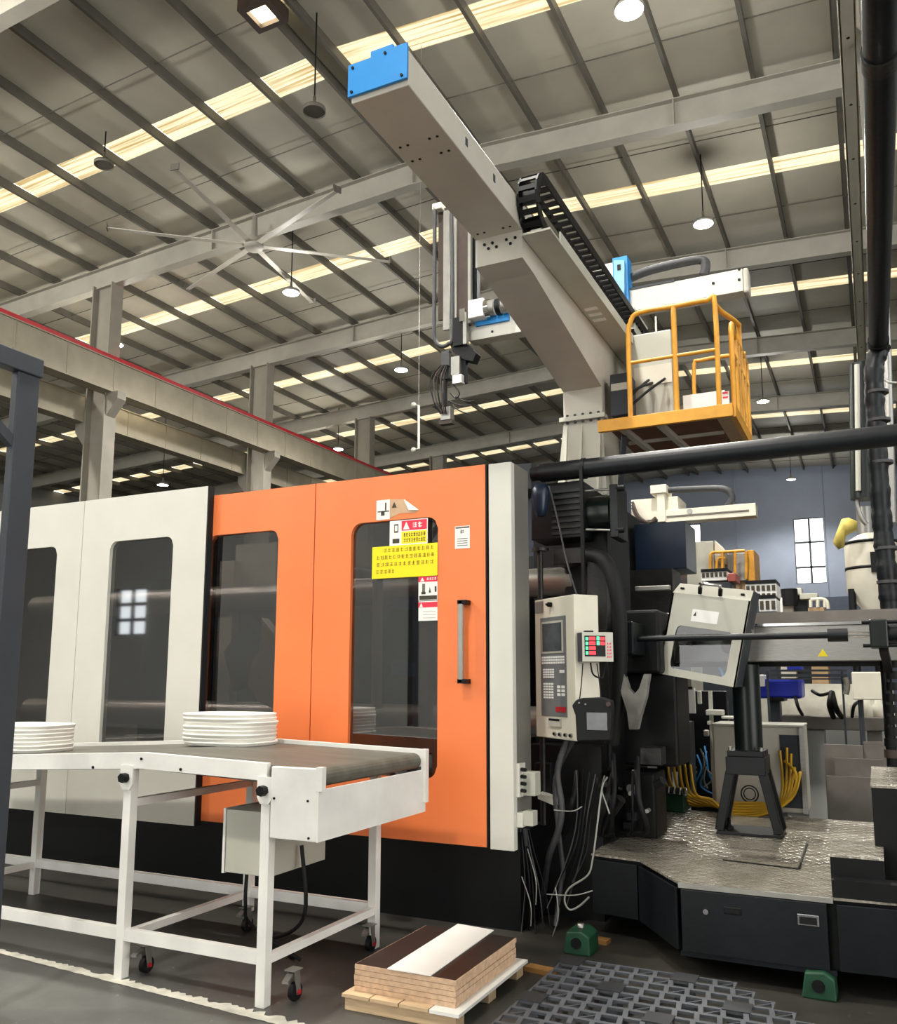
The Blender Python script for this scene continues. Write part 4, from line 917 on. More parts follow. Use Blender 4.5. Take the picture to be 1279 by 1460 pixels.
build(fbox(.22, .46, .19, .225, -.009, -.004), 'red_key_group', M_red, cp)
build(fbox(.34, .64, .085, .145, -.012, 0), 'card_slot', M_grey, cp); build(fbox(.36, .62, .125, .14, -.014, -.01), 'slot_mouth', M_black, cp)
build(fbox(.77, .98, .90, .985, -.003, 0), 'type_plate', M_alu, cp)
q = lp(.56, .95); build(MB().cyl(q - v * .025, q, .016, 10).cyl(q - v * .04, q - v * .025, .008, 8), 'key_switch', M_black, cp)
for a in (.50, .37, .235, .11):
    q = lp(a, .035); kk = build(MB().cyl(q - v * .012, q, .013, 12), 'push_button', M_alu, cp); build(MB().cyl(q - v * .018, q - v * .012, .009, 10), 'button_cap', M_black, kk)
q = V((Cn.x, Cn.y, 0)) + v * (td * .5)
build(MB().bar(lp(.35, 1, td * .6), lp(.35, 1, td * .6) + V((0, 0, .02)), .05, .05), 'hanger_block', M_black, cp)
o = build(MB().tube([aY(783, 693, 5.5), aY(795, 740, 5.45), aY(808, 800, 5.35), lp(.03, 1, .03)], .006), 'pendant_cable', M_hosegrey); tag(o, 'thin grey cable slanting down to the operator panel top', 'cable')
# temperature controller, turned a little away from the door
YT = 5.14; ca, sa = math.cos(math.radians(36)), math.sin(math.radians(36)); tu = V((ca, sa, 0)); tv = V((-sa, ca, 0))
T0 = aY(830.5, 922, YT); twd = along(T0, tu, 874.5); tdp = along(T0, tv, 819.5); T0.z = 0
tz0, tz1 = aY(830, 943.5, YT).z, aY(831.5, 901, YT).z
tc_ = thing('temperature_controller', 'small grey temperature controller box with red and green digits on the operator panel', 'controller', (T0.x, T0.y, tz0))
def tbox(a0, a1, z0, z1, d0, d1): return MB().obox(T0 + tu * (twd * (a0 + a1) / 2) + tv * ((d0 + d1) / 2) + V((0, 0, tz0 + (tz1 - tz0) * (z0 + z1) / 2)), tu * (twd * (a1 - a0) / 2), tv * ((d1 - d0) / 2), V((0, 0, (tz1 - tz0) * (z1 - z0) / 2)))
build(tbox(0, 1, 0, 1, 0, .01), 'front_plate', M_grey2, tc_, bev=.003); build(tbox(.0, .98, .01, .99, .01, tdp), 'case', M_dkgrey, tc_)
build(tbox(.07, .74, .18, .88, -.002, 0), 'display_window', M_black, tc_)
for k in range(4):
    b = .72 - .16 * k
    build(tbox(.10, .18, b, b + .11, -.003, -.002), 'green_digit', M_ledgreen, tc_); build(tbox(.21, .42, b, b + .12, -.003, -.002), 'red_digit', M_ledred, tc_)
    if k < 2: build(tbox(.46, .55, b, b + .13, -.003, -.002), 'green_digit', M_ledgreen, tc_); build(tbox(.57, .72, b, b + .12, -.003, -.002), 'red_digit', M_ledred, tc_)
mb = MB()
for k in range(5):
    for j in range(3): q = tbox(.80 + .05 * j, .83 + .05 * j, .14 + .11 * k, .21 + .11 * k - .02 * (j % 2), -.001, 0); mb.add(q.v, q.f)
build(mb, 'lettering', M_stickred, tc_, kind='stuff')
build(tbox(.15, .42, 1.0, 1.06, .03, .06), 'carry_clip', M_black, tc_)
# teach pendant
YPd = 5.12
pd = thing('teach_pendant', 'black handheld teach pendant hung on the operator panel corner', 'pendant', aY(845, 1050, YPd))
bd = [aY(821, 998, YPd), aY(830, 995, YPd), aY(858, 994, YPd), aY(872, 999, YPd), aY(873, 1010, YPd), aY(870, 1056, YPd), aY(822, 1057, YPd), aY(820, 1020, YPd), aY(815, 1006, YPd)]
build(MB().prism(bd, (0, .06, 0)), 'body', M_rubber, pd, bev=.008)
x0, x1, z0, z1 = rectY(837, 1016, 866, 1041, YPd); build(MB().box(x0, x1, YPd - .004, YPd, z0, z1), 'screen', M_screen, pd)
q = aY(868, 1004, YPd); build(MB().cyl(q + V((0, -.014, 0)), q, .014, 14), 'emergency_stop', M_brown, pd)
for px, py in ((826, 1002), (835, 1004)): q = aY(px, py, YPd); build(MB().cyl(q + V((0, -.008, 0)), q, .005, 8), 'button', M_alu, pd)
build(MB().tube([aY(826, 1000, YPd + .02), aY(829, 975, YPd + .03), aY(831, 946, YT + .05)], .004, 6), 'hang_cord', M_rubber, pd); build(MB().tube([aY(857, 996, YPd + .02), aY(855, 975, YPd + .03), aY(851, 946, YT + .05)], .004, 6), 'hang_cord', M_rubber, pd)
o = build(MB().tube([aY(842, 945, YT + .06), aY(845, 960, YT + .05), aY(853, 966, YT + .06), aY(860, 964, YT + .1), aY(862, 945, YT + .2)], .006, 6), 'controller_cable', M_rubber); tag(o, 'short black cable looping under the temperature controller', 'cable')
# sockets on the column side, hoses and wires
t = thing('socket_strip', 'white vertical socket strip fixed to the end column', 'socket', aY(745, 1135, 5.1))
build(bxY(734, 1089, 741, 1137, 5.04, .1), 'cover', M_white, t, bev=.003); build(bxY(743, 1101, 763, 1135, 5.10, .1), 'plug_box', M_grey2, t, bev=.006)
for k in range(4): q = aY(744, 1097 + 10 * k, 5.06); build(MB().cyl(q, q + V((.03, -.02, 0)), .012, 8), 'plug', M_black, t)
t = thing('junction_box', 'small white junction box low on the end column', 'junction box', aY(746, 1180, 5.1))
build(bxY(733, 1159, 745, 1180, 5.04, .09), 'body', M_white, t, bev=.003); build(bxY(745.5, 1157, 760, 1178, 5.06, .08), 'side_module', M_grey2, t, bev=.003)
build(MB().tube([aY(747, 1180, 5.1), aY(749, 1192, 5.12), aY(750, 1205, 5.15)], .012, 8), 'gland', M_hosegrey, t)
o = build(MB().prism([aY(766, 1131, 5.5), aY(791, 1140, 5.5), aY(791, 1149, 5.5), aY(767, 1139, 5.5)], (0, .12, 0)), 'white_bracket', M_white); tag(o, 'white slanted bracket behind the grey hoses', 'bracket')
def hose(nm, lab, pts, r, m, cat='hose', grp=None): o = build(MB().tube(pts, r, 8 if r > .008 else 6), nm, m); tag(o, lab, cat, grp); return o
hose('corrugated_hose', 'thick grey hose hanging straight under the operator panel', [lp(.5, 0, td * .5), aY(795, 1100, 5.4), aY(801, 1150, 5.35), aY(796, 1185, 5.35), aY(782, 1225, 5.4), aZ(772, 1300, .03)], .021, M_hosegrey, grp='hoses under the panel')
hose('corrugated_hose', 'second grey hose sagging right under the operator panel', [lp(.4, 0, td * .6), aY(792, 1110, 5.5), aY(796, 1180, 5.5), aY(803, 1240, 5.5), aY(800, 1262, 5.5), aZ(792, 1320, .03)], .016, M_hosegrey, grp='hoses under the panel')
hose('white_cable', 'white cable looping low beside the platform door', [aY(866, 1108, 5.35), aY(860, 1118, 5.35), aY(856, 1140, 5.33), aY(850, 1190, 5.3), aY(845, 1225, 5.3), aY(838, 1248, 5.3), aY(812, 1266, 5.3), aY(805, 1283, 5.3), aY(812, 1297, 5.3), aY(826, 1292, 5.3), aY(840, 1279, 5.3)], .006, M_wirewhite, 'cable')
hose('white_cable', 'short white cable end dangling by the valve block', [aY(862, 1106, 5.36), aY(858, 1126, 5.36), aY(864, 1145, 5.36), aY(869, 1160, 5.36)], .005, M_wirewhite, 'cable')
rw = random.Random(11)
ORDW = ['leftmost', 'second from the left', 'middle', 'second from the right', 'rightmost']
for k in range(5):
    xs = [742 + 3 * k, 746 + 4 * k + rw.uniform(-1, 1), 748 + 7 * k + rw.uniform(-2, 2), 742 + 11 * k]; ysx = [1182, 1215, 1270, 1338 + rw.uniform(-14, 6)]
    hose('loose_wire', 'thin dark wire trailing below the white junction box, %s of five' % ORDW[k], [aY(a, b, 5.3 + rw.uniform(-.05, .12)) for a, b in zip(xs, ysx)], .0045, M_rubber if k % 3 else M_hosegrey, 'wire', 'wires below the junction box')
for k in range(5):
    xs = [822 + 9 * k, 823 + 5 * k, 812 + 6 * k, 780 + 9 * k]; ysx = [1090 + rw.uniform(0, 30), 1160, 1215, 1275 + rw.uniform(-20, 20)]
    hose('loose_wire', 'thin dark wire between the grey hoses and white cable, %s' % ORDW[k], [aY(a, b, 5.3 + rw.uniform(-.05, .12)) for a, b in zip(xs, ysx)], .0045, M_rubber if k % 3 else M_hosegrey, 'wire', 'wires beside the grey hoses')
for k, (a, b) in enumerate((((752, 1210), (764, 1290)), ((744, 1250), (757, 1320)), ((792, 1265), (788, 1335)), ((830, 1150), (790, 1155)), ((780, 1275), (845, 1270)))):
    m_ = ((a[0] + b[0]) / 2 + 6, (a[1] + b[1]) / 2 + 4); hose('pale_wire', ['pale wire bent outward below the lower white junction box', 'pale wire dangling to the floor left of the hoses', 'pale wire dangling to the floor right of the hoses', 'pale wire crossing the hoses at mid height', 'pale wire running level behind the white loop'][k], [aY(a[0], a[1], 5.25), aY(m_[0], m_[1], 5.22), aY(b[0], b[1], 5.25)], .0035, M_wirewhite, 'wire')
# ================================================================== gantry robot above the machine
BX0, BX1, BZ = -2.34, -1.99, 4.6
rb = thing('gantry_robot', 'grey gantry robot beam with a blue end plate and swan-neck riser', 'robot', (-2.15, 7.1, 3.1))
BH = .2; BE = 3.6
build(MB().box(BX0, BX1, BE, 9.6, BZ, BZ + BH), 'traverse_beam', M_grey, rb, bev=.006)
build(MB().box(BX0 + .06, BX0 + .12, BE + .03, 9.6, BZ + BH, BZ + BH + .05), 'guide_rail', M_steel, rb); build(MB().box(BX1 - .1, BX1 - .03, BE + .03, 9.6, BZ + BH, BZ + BH + .045), 'guide_rail', M_dkgrey, rb)
ep = build(MB().prism([(BX0 - .01, BE - .02, BZ + .03), (BX1 + .0, BE - .02, BZ + .03), (BX1 + .0, BE - .02, BZ + BH + .03), (BX1 - .085, BE - .02, BZ + BH + .03), (BX1 - .085, BE - .02, BZ + BH + .05), (BX1 - .22, BE - .02, BZ + BH + .05), (BX1 - .22, BE - .02, BZ + BH + .015), (BX0 - .01, BE - .02, BZ + BH + .015)], (0, .015, 0)), 'end_plate', M_blue, rb)
for x, z in ((BX0 + .015, BZ + .05), (BX0 + .02, BZ + BH - .01), (BX1 - .03, BZ + .05), (BX1 - .13, BZ + BH + .01)): build(MB().cyl((x, BE - .028, z), (x, BE - .02, z), .008, 8), 'screw', M_black, ep)
mb = MB()
for yy in (4.05, 4.2, 5.15, 5.3):
    for xx in (.05, .1, .24, .29): mb.cyl((BX0 + xx, yy, BZ - .003), (BX0 + xx, yy, BZ + .001), .009, 8)
build(mb, 'bolt_holes', M_black, rb, kind='stuff')
for yy in (4.3, 4.72, 5.2): build(MB().box(BX1, BX1 + .003, yy, yy + .03, BZ + .08, BZ + .13), 'nameplate', M_dkgrey, rb)
# swan neck: side profile in the Y-Z plane
def pX(px, py, X): p = aX(px, py, X); return (p.y, p.z)
prof = [pX(678, 352, BX0), pX(696, 404, BX0), pX(803, 559, BX0), pX(801, 592, BX0)]
yk1 = prof[3][0] + .52
poly_ = [(prof[0][0], BZ), (prof[0][0], prof[1][1] + .02), prof[1], prof[2], (prof[2][0], 3.83), (prof[2][0] + .5, 3.83), (prof[2][0] + .5, 4.1), (prof[2][0] + 1.1, BZ)]
build(MB().prism([(BX0, y, z) for y, z in poly_], (.02, 0, 0)), 'side_web', M_grey, rb); build(MB().prism([(BX1 - .02, y, z) for y, z in poly_], (.02, 0, 0)), 'side_web', M_grey, rb)
for (ya, za), (yb, zb) in zip(poly_[:5], poly_[1:6]):
    if abs(za - zb) + abs(ya - yb) < .02 or za == zb: continue
    build(MB().prism([(BX0 + .02, ya, za), (BX1 - .02, ya, za), (BX1 - .02, yb, zb), (BX0 + .02, yb, zb)], (0, .02, 0)), 'flange_plate', M_grey, rb)
fy = prof[0][0]
mb = MB()
for i, xx in enumerate((.07, .10, .13, .16, .235, .265, .3)): mb.cyl((BX0 + xx, fy - .008, BZ - .05 - .035 * (i % 2)), (BX0 + xx, fy + .002, BZ - .05 - .035 * (i % 2)), .011, 6)
build(mb, 'bolts', M_black, rb, kind='stuff')
Yd = prof[2][0]
build(MB().box(BX0 - .03, BX1 + .03, Yd - .04, Yd + .56, 3.79, 3.83), 'joint_flange', M_grey2, rb, bev=.004)
build(MB().prism([(BX0, Yd, 3.79), (BX1, Yd, 3.79), (BX1 + .04, Yd - .06, 3.1), (BX0 - .06, Yd - .06, 3.1)], (0, .5, 0)), 'pedestal', M_grey2, rb)
for xx in (BX0 + .02, (BX0 + BX1) / 2 - .02, BX1 - .03): build(MB().prism([(xx, Yd, 3.78), (xx, Yd - .06, 3.1), (xx, Yd - .14, 3.1)], (.018, 0, 0)), 'rib', M_grey2, rb)
mb = MB()
for i in range(5): mb.cyl((BX0 + .04 + i * .07, Yd - .02, 3.83), (BX0 + .04 + i * .07, Yd - .02, 3.85), .013, 6); mb.cyl((BX0 + .04 + i * .07, Yd - .02, 3.77), (BX0 + .04 + i * .07, Yd - .02, 3.79), .013, 6)
build(mb, 'flange_bolts', M_dkgrey, rb, kind='stuff')
# cable tray and drag chain on the right side of the beam
CX0, CX1 = BX1 + .005, BX1 + .15
yt0 = aX(752, 376, BX1).y
build(MB().box(CX0, CX1 + .06, yt0 - .12, 9.3, BZ - .06, BZ - .045), 'cable_tray', M_grey2, rb); build(MB().box(CX1 + .05, CX1 + .06, yt0 + .1, 9.3, BZ - .045, BZ + .03), 'tray_lip', M_grey2, rb)
for k in range(3): build(MB().box(CX0 + .03, CX1 - .01, yt0 + 1.2 + .12 * k, yt0 + 1.25 + .12 * k, BZ - .065, BZ - .06), 'tray_slot', M_stickwhite, rb)
ch = build(MB().box(CX0 + .02, CX0 + .03, yt0 - .2, yt0 - .19, BZ, BZ + .02), 'drag_chain', M_black, rb)
R_ = .185; zc_ = BZ + .185; yc = yt0 + .0
path = []
for k in range(34): path.append((yc + 3.4 - k * .1, zc_ + R_, 0))
for k in range(9): a = math.radians(90 + 180 * k / 8); path.append((yc + R_ * math.cos(a), zc_ + R_ * math.sin(a), 0))
for k in range(1, 30): path.append((yc + k * .1, zc_ - R_, 0))
for (ya, za, _), (yb, zb, _) in zip(path[:-1], path[1:]):
    p, q = V((0, ya, za)), V((0, yb, zb)); d = (q - p).normalized(); L = (q - p).length; n = V((1, 0, 0)).cross(d).normalized(); mid = (p + q) / 2
    mb = MB()
    for xx in (CX0 + .012, CX1 - .004): mb.obox(mid + V((xx, 0, 0)), V((.006, 0, 0)), d * (L * .55), n * .036)
    mb.obox(mid + V(((CX0 + CX1) / 2, 0, 0)) + n * .03, V(((CX1 - CX0) / 2 - .008, 0, 0)), d * (L * .26), n * .006); mb.obox(mid + V(((CX0 + CX1) / 2, 0, 0)) - n * .03, V(((CX1 - CX0) / 2 - .008, 0, 0)), d * (L * .26), n * .006)
    build(mb, 'chain_link', M_black, ch)
# kick arm across, at the back of the beam
YK = 8.0; kx0, kx1 = aY(668, 480, YK).x, aY(1059, 395, YK).x; kz0, kz1 = 5.10, 5.32
build(MB().box(BX0 - .05, BX1 + .12, YK - .1, YK + .45, BZ + BH + .05, kz0), 'carriage', M_white, rb, bev=.006)
ka = build(MB().box(kx0, kx1, YK, YK + .16, kz0, kz1), 'kick_arm', M_white, rb, bev=.006)
build(MB().box(kx1, kx1 + .05, YK - .004, YK + .17, kz0 - .02, kz1 + .005), 'arm_end_cap', M_grey, ka, bev=.02)
for px, py in ((1054, 384), (1054, 399), (1017, 404), (702, 473)): q = aY(px, py, YK); build(MB().cyl(q + V((0, -.006, 0)), q, .014, 8), 'arm_hole', M_black, ka)
build(MB().box(aY(893, 430, YK).x, aY(962, 410, YK).x, YK - .006, YK + .05, kz1, kz1 + .02), 'guide_rail', M_dkgrey, ka)
x0, x1 = aY(846, 400, YK).x, aY(885, 400, YK).x
build(MB().box(x0 - .1, x1, YK - .05, YK + .4, kz0 + .05, 5.62), 'drive_housing', M_white, rb, bev=.008)
bl = [aY(875, 371, YK - .12), aY(890, 371, YK - .12), aY(890, 410, YK - .12), aY(886, 462, YK - .12), aY(879, 466, YK - .12), aY(876, 420, YK - .12)]
br = build(MB().prism(bl, (0, .05, 0)), 'blue_bracket', mat('pale_blue_paint', '7FB6DA', .4), rb); x0, x1, z0, z1 = rectY(880, 377, 885, 385, YK - .125); build(MB().box(x0, x1, YK - .125, YK - .12, z0, z1), 'slot', M_black, br)
build(MB().box(aY(873, 400, YK - .1).x, aY(894, 400, YK - .1).x, YK - .07, YK + .1, aY(880, 460, YK).z, aY(880, 372, YK).z), 'bracket_web', M_blue, rb)
q = aY(893, 482, YK - .1); build(MB().cyl((q.x - .1, q.y, q.z), (q.x + .08, q.y, q.z), .075, 16), 'motor', M_black, rb)
# chain loop above the kick arm
build(MB().tube([aY(892, 400, YK + .1), aY(925, 386, YK + .1), aY(985, 372, YK + .1), aY(1003, 372, YK + .1), aY(1006, 382, YK + .1), aY(1003, 392, YK + .1)], .045, 8), 'cable_chain_loop', M_hosegrey, rb)
# left end of the kick arm: servo, blue strip
x0, x1, z0, z1 = rectY(678, 450, 726, 461, YK - .02); build(MB().box(x0, x1, YK - .03, YK + .08, z0, z1), 'blue_strip', M_blue, ka)
gx0, gx1, gz0, gz1 = rectY(667, 426, 689, 452, YK - .14)
build(MB().box(gx0, gx1, YK - .14, YK + .02, gz0, gz1), 'gearbox', M_white2, ka, bev=.01); gz = (gz0 + gz1) / 2
build(MB().cyl((gx1, YK - .06, gz), (gx1 + .05, YK - .06, gz), (gz1 - gz0) * .5, 18), 'servo_flange', M_chrome, ka)
for k in range(4): build(MB().cyl((gx1 + .05 + .07 * k, YK - .06, gz), (gx1 + .105 + .07 * k, YK - .06, gz), (gz1 - gz0) * .43, 18), 'servo_fin', M_black2 if k % 2 else M_alu, ka)
# vertical arm
YA = 7.9
va = thing('robot_vertical_arm', 'long slim vertical robot arm hanging left of the gantry riser', 'robot arm', aY(640, 500, YA))
def strip(l, r, tp, b, Y, D, m, nm, par=va): x0, x1, z0, z1 = rectY(l, tp, r, b, Y); return build(MB().box(x0, x1, Y, Y + D, z0, z1), nm, m, par)
ztop = aY(640, 292, YA).z
strip(643, 651, 300, 478, YA, .08, M_alu, 'rail_profile'); strip(652, 668, 312, 462, YA + .02, .1, M_brown, 'slide_cover'); strip(667, 671, 325, 460, YA, .05, M_alu, 'slide_rail'); strip(672, 680, 335, 432, YA + .1, .08, M_black2, 'slide_cover')
strip(625, 641, 297, 455, YA + .06, .03, M_brown, 'cable_channel'); strip(632, 640, 300, 470, YA + .03, .03, M_alu, 'inner_rail')
lp_ = [aY(620, 296, YA), aY(619.5, 400, YA), aY(619, 470, YA), aY(622, 488, YA), aY(630, 494, YA), aY(640, 490, YA), aY(645, 478, YA), aY(645, 380, YA), aY(644, 305, YA)]
build(MB().tube(lp_, .022, 8), 'cable_loop', M_hosegrey, va)
x0, x1, z0, z1 = rectY(617, 290, 630, 299, YA); build(MB().box(x0, x1, YA - .02, YA + .1, z0, z1), 'top_bracket', M_cream, va, bev=.01)
strip(646, 662, 452, 492, YA - .03, .1, M_black, 'belt_clamp'); strip(660, 665, 445, 490, YA - .04, .06, M_alu, 'end_profile'); strip(655, 662, 440, 458, YA - .05, .05, M_chrome, 'pulley_block')
build(MB().prism([aY(641, 490, YA), aY(664, 488, YA), aY(679, 503, YA), aY(674, 515, YA), aY(660, 512, YA), aY(646, 502, YA)], (0, .12, 0)), 'wrist_bracket', M_black, va)
strip(629, 640, 500, 522, YA - .02, .06, M_hosegrey, 'wrist_plate'); strip(643, 655, 508, 534, YA - .02, .08, M_alu, 'wrist_cylinder'); strip(645, 658, 534, 546, YA - .03, .08, M_white2, 'rotary_head'); strip(656, 664, 500, 545, YA + .03, .06, M_black2, 'wrist_motor')
q0, q1 = aY(634, 522, YA), aY(634, 600, YA)
build(MB().cyl(aY(634, 520, YA + .03), aY(634, 598, YA + .03), .03, 12), 'gripper_stem', M_grease, va); strip(629, 641, 524, 540, YA - .01, .09, M_grease, 'gripper_block'); strip(628, 642, 580, 598, YA - .01, .09, M_alu, 'gripper_jaw'); strip(626, 644, 598, 604, YA, .08, M_brown, 'suction_pad')
for k in range(5):
    o_ = (k - 2) * 4; build(MB().tube([aY(634 + o_ * .5, 520, YA - .03), aY(624 + o_ * 1.2, 540, YA - .06), aY(626 + o_, 570, YA - .06), aY(632 + o_ * .5, 590, YA - .03)], .008, 6), 'air_hose', M_brown if k % 2 else M_black, va)
build(MB().tube([aY(646, 548, YA), aY(655, 560, YA - .04), aY(650, 568, YA), aY(642, 560, YA)], .007, 6), 'air_hose', M_black, va)
for a, b in (((640, 572), (672, 578)), ((642, 575), (668, 590)), ((650, 566), (676, 572))): build(MB().tube([aY(a[0], a[1], YA), aY((a[0] + b[0]) / 2, (a[1] + b[1]) / 2 + 3, YA - .02), aY(b[0], b[1], YA)], .008, 6), 'sensor_lead', M_grease, va)
# thin white rod hanging from the roof
p = aY(597, 578, 13); q = aY(597, 640, 13)
t = thing('hanging_rod', 'thin white rod with knobs at both ends hanging left of the gripper', 'rod', q)
build(MB().cyl(q, p, .022, 8), 'rod', M_white, t); build(MB().ball(q + V((-.1, 0, -.01)), .05), 'knob', M_grey2, t); build(MB().ball(p + V((-.1, 0, .02)), .05), 'knob', M_grey2, t)
build(MB().cyl(p + V((-.1, 0, .02)), p, .02, 6), 'hook_arm', M_alu, t); build(MB().cyl(q + V((-.1, 0, -.01)), q, .02, 6), 'hook_arm', M_alu, t); build(MB().cyl(p, (p.x, p.y, roofz(p.x)), .004, 5), 'wire', M_alu, t)

# ================================================================== yellow service basket
KX0, KX1, KY0, KY1, KZ = -1.86, -.86, 6.75, 7.75, 3.6
bk = thing('service_basket', 'yellow railed service basket beside the gantry riser', 'basket', ((KX0 + KX1) / 2, 7.2, KZ))
build(MB().box(KX0 - .06, KX1, KY0 - .03, KY0 + .01, KZ - .05, KZ + .05), 'front_channel', M_yellow, bk, bev=.004)
build(MB().box(KX0, KX1, KY0, KY1, KZ + .0, KZ + .012), 'floor_plate', mat('rusty_brown_plate', '6A4630', .7, var=.25), bk)
build(MB().box(KX1 - .02, KX1 + .02, KY0, KY1, KZ - .05, KZ + .05), 'side_channel', M_yellow, bk); build(MB().box(KX0, KX1, KY1 - .03, KY1, KZ - .05, KZ + .05), 'rear_channel', M_yrust, bk)
build(MB().box(KX1 - .14, KX1 - .03, KY0 + .03, KY1 - .1, KZ - .015, KZ - .0), 'pale_board', M_wood, bk)
for x in (KX0 + .12, (KX0 + KX1) / 2 - .08): build(MB().bar((x, KY0, KZ - .02), (x + .06, KY1, KZ - .02), .05, .04), 'joist', M_grey, bk)
build(MB().bar((KX0 + .05, (KY0 + KY1) / 2 + .05, KZ - .012), (KX1 - .15, (KY0 + KY1) / 2 + .05, KZ - .012), .03, .024), 'joist', M_grey, bk)
build(MB().bar((KX0 - .02, Yd + .1, 3.15), (KX0 + .1, KY0 + .2, KZ - .04), .04, .04), 'support_strut', M_dkgrey, bk)
zr1 = aY(960, 437, KY0).z; zm = aY(960, 508, KY0).z
xa, xm_, xr_ = aY(898, 550, KY0).x, aY(963, 520, KY0).x, aY(1023, 520, KY0).x
def rail(pts, nm, r=.021, sub_=4): build(MB().tube(pts, r, 8, sub_), nm, M_yellow, bk)
def post(x, y, z1): rail([(x, y, KZ + .04), (x, y, z1)], 'post', .022, 1)
rail([(xa, KY0, KZ + .04), (xa, KY0, zr1 - .22), (xa + .02, KY0, zr1 - .07), (xa + .09, KY0, zr1), (xm_, KY0, zr1), (xr_ - .06, KY0, zr1), (xr_, KY0, zr1 - .04), (xr_, KY0, KZ + .04)], 'hoop_rail')
post(xm_, KY0, zr1); rail([(xa, KY0, zm), (xr_, KY0, zm)], 'mid_rail', .016, 1)
xs2 = KX1 + .0
rail([(xr_, KY0, zr1 - .04), (xr_ + .02, KY0 + .2, zr1 - .03), (xs2, KY0 + .5, zr1 - .03), (xs2, KY0 + .6, zr1 - .1), (xs2, KY0 + .62, KZ + .04)], 'hoop_rail')
z2 = zr1 - .22
rail([(xs2, KY0 + .1, KZ + .04), (xs2, KY0 + .1, z2), (xs2, KY0 + .3, z2 - .02), (xs2, KY1 - .1, z2), (xs2, KY1, z2 - .08), (xs2, KY1, KZ - .04)], 'gate_rail')
for yy in (KY0 + .3, KY0 + .45, KY0 + .8): post(xs2, yy, z2 - .02)
rail([(xs2, KY0 + .1, zm), (xs2, KY1, zm)], 'mid_rail', .016, 1); rail([(xs2, KY0 + .2, zm), (xs2, KY0 + .75, KZ + .15)], 'brace', .012, 1)
rail([(KX0 + .55, KY1, KZ + .04), (KX0 + .55, KY1, zm + .22), (KX0 + .62, KY1, zm + .3), (xs2, KY1, zm + .3)], 'rear_rail', .018); rail([(KX0 + .62, KY1, KZ + .35), (xs2, KY1, KZ + .35)], 'rear_rail', .014, 1)
# robot control cabinet in the basket
t = thing('robot_cabinet', 'grey robot control cabinet standing in the yellow basket', 'cabinet', (-1.6, 7.6, KZ))
x0, x1, z0, z1 = rectY(894, 474, 958, 560, 7.45)
build(MB().box(x0, x1, 7.45, 7.70, KZ + .012, z1), 'body', M_grey2, t, bev=.01); build(MB().cyl((x0 + .26, 7.5, z1), (x0 + .26, 7.5, z1 + .16), .01, 6), 'antenna', M_white, t)
x0, x1, z0, z1 = rectY(904, 521, 958, 548, 7.44); build(MB().box(x0, x1, 7.44, 7.45, z0, z1), 'panel_door', M_cream, t)
for a, b in (((897, 568), (925, 542)), ((898, 580), (948, 540)), ((900, 560), (930, 546))): build(MB().tube([aY(a[0], a[1], 7.1), aY((a[0] + b[0]) / 2, (a[1] + b[1]) / 2 - 2, 7.2), aY(b[0], b[1], 7.42)], .012, 6), 'cable', M_black, t)
o = build(bxY(870, 532, 897, 592, 7.15, .25), 'robot_drive_box', M_dkgrey, bev=.01); tag(o, 'dark drive box between the riser and the yellow basket posts', 'drive box')
build(bxY(871, 546, 896, 556, 7.145, .005), 'pale_band', M_grey2, o)
o = build(bxY(974, 560, 1034, 586, KY1 - .06, .02), 'white_sign_board', M_stickwhite); tag(o, 'pale board leaning inside the yellow basket front corner', 'board')
x0, x1, z0, z1 = rectY(1029, 558, 1040, 584, KY1 - .3)
o = build(MB().box(x0, x1, KY1 - .3, KY1 - .29, KZ + .012, z1), 'white_red_notice', M_stickwhite); tag(o, 'small white notice with red print in the basket corner', 'notice')
build(MB().box(x0 + .01, x1 - .01, KY1 - .303, KY1 - .3, z0 + .1, z0 + .115).box(x0 + .01, x1 - .01, KY1 - .303, KY1 - .3, z0 + .14, z0 + .155), 'lettering', M_stickred, o)
# ================================================================== overhead channel, duct and hoses at the right edge
zch = 6.6; xch = aZ(1220, 300, zch).x; hw = abs(aZ(1229, 200, zch).x - aZ(1213, 200, zch).x) / 2 * 1.15
t = thing('overhead_channel', 'pale steel channel running under the roof beside the black duct', 'channel', (xch, 8, zch))
y1c = aZ(1222, 610, zch).y
build(MB().box(xch - hw, xch + hw, 2.5, y1c, zch, zch + .02), 'channel_web', M_grey2, t); 
for s in (-1, 1): build(MB().box(xch + s * hw - .008, xch + s * hw + .008, 2.5, y1c, zch, zch + .12), 'channel_flange', M_crane, t)
for yy in (RAFT[2], RAFT[3], RAFT[3] + 6.7): 
    if yy < y1c: build(MB().cyl((xch, yy, zch + .02), (xch, yy, roofz(xch) - .74), .015, 6), 'hanger', M_purlin, t)
mb = MB()
for k in range(14): mb.cyl((xch, 5.2 + .9 * k, zch - .002), (xch, 5.2 + .9 * k, zch + .002), .015, 6)
build(mb, 'holes', M_black, t, kind='stuff')
zd = 4.2; xd = aZ(1257, 100, zd).x; rd = abs(aZ(1287, 100, zd).x - aZ(1231, 100, zd).x) / 2 * .93
t = thing('black_duct', 'thick black duct running level overhead at the right edge', 'duct', (xd, 5, zd)); ye = aZ(1243, 505, zd).y
build(MB().cyl((xd, 1.0, zd + rd), (xd, ye, zd + rd), rd, 28), 'duct', M_black2, t); yj = aZ(1245, 105, zd).y
build(MB().cyl((xd, yj - .05, zd + rd), (xd, yj + .05, zd + rd), rd * 1.12, 28), 'joint_band', M_grease, t); build(MB().cyl((xd, ye - .12, zd + rd), (xd, ye + .05, zd + rd), rd * 1.1, 28), 'joint_band', M_black, t)
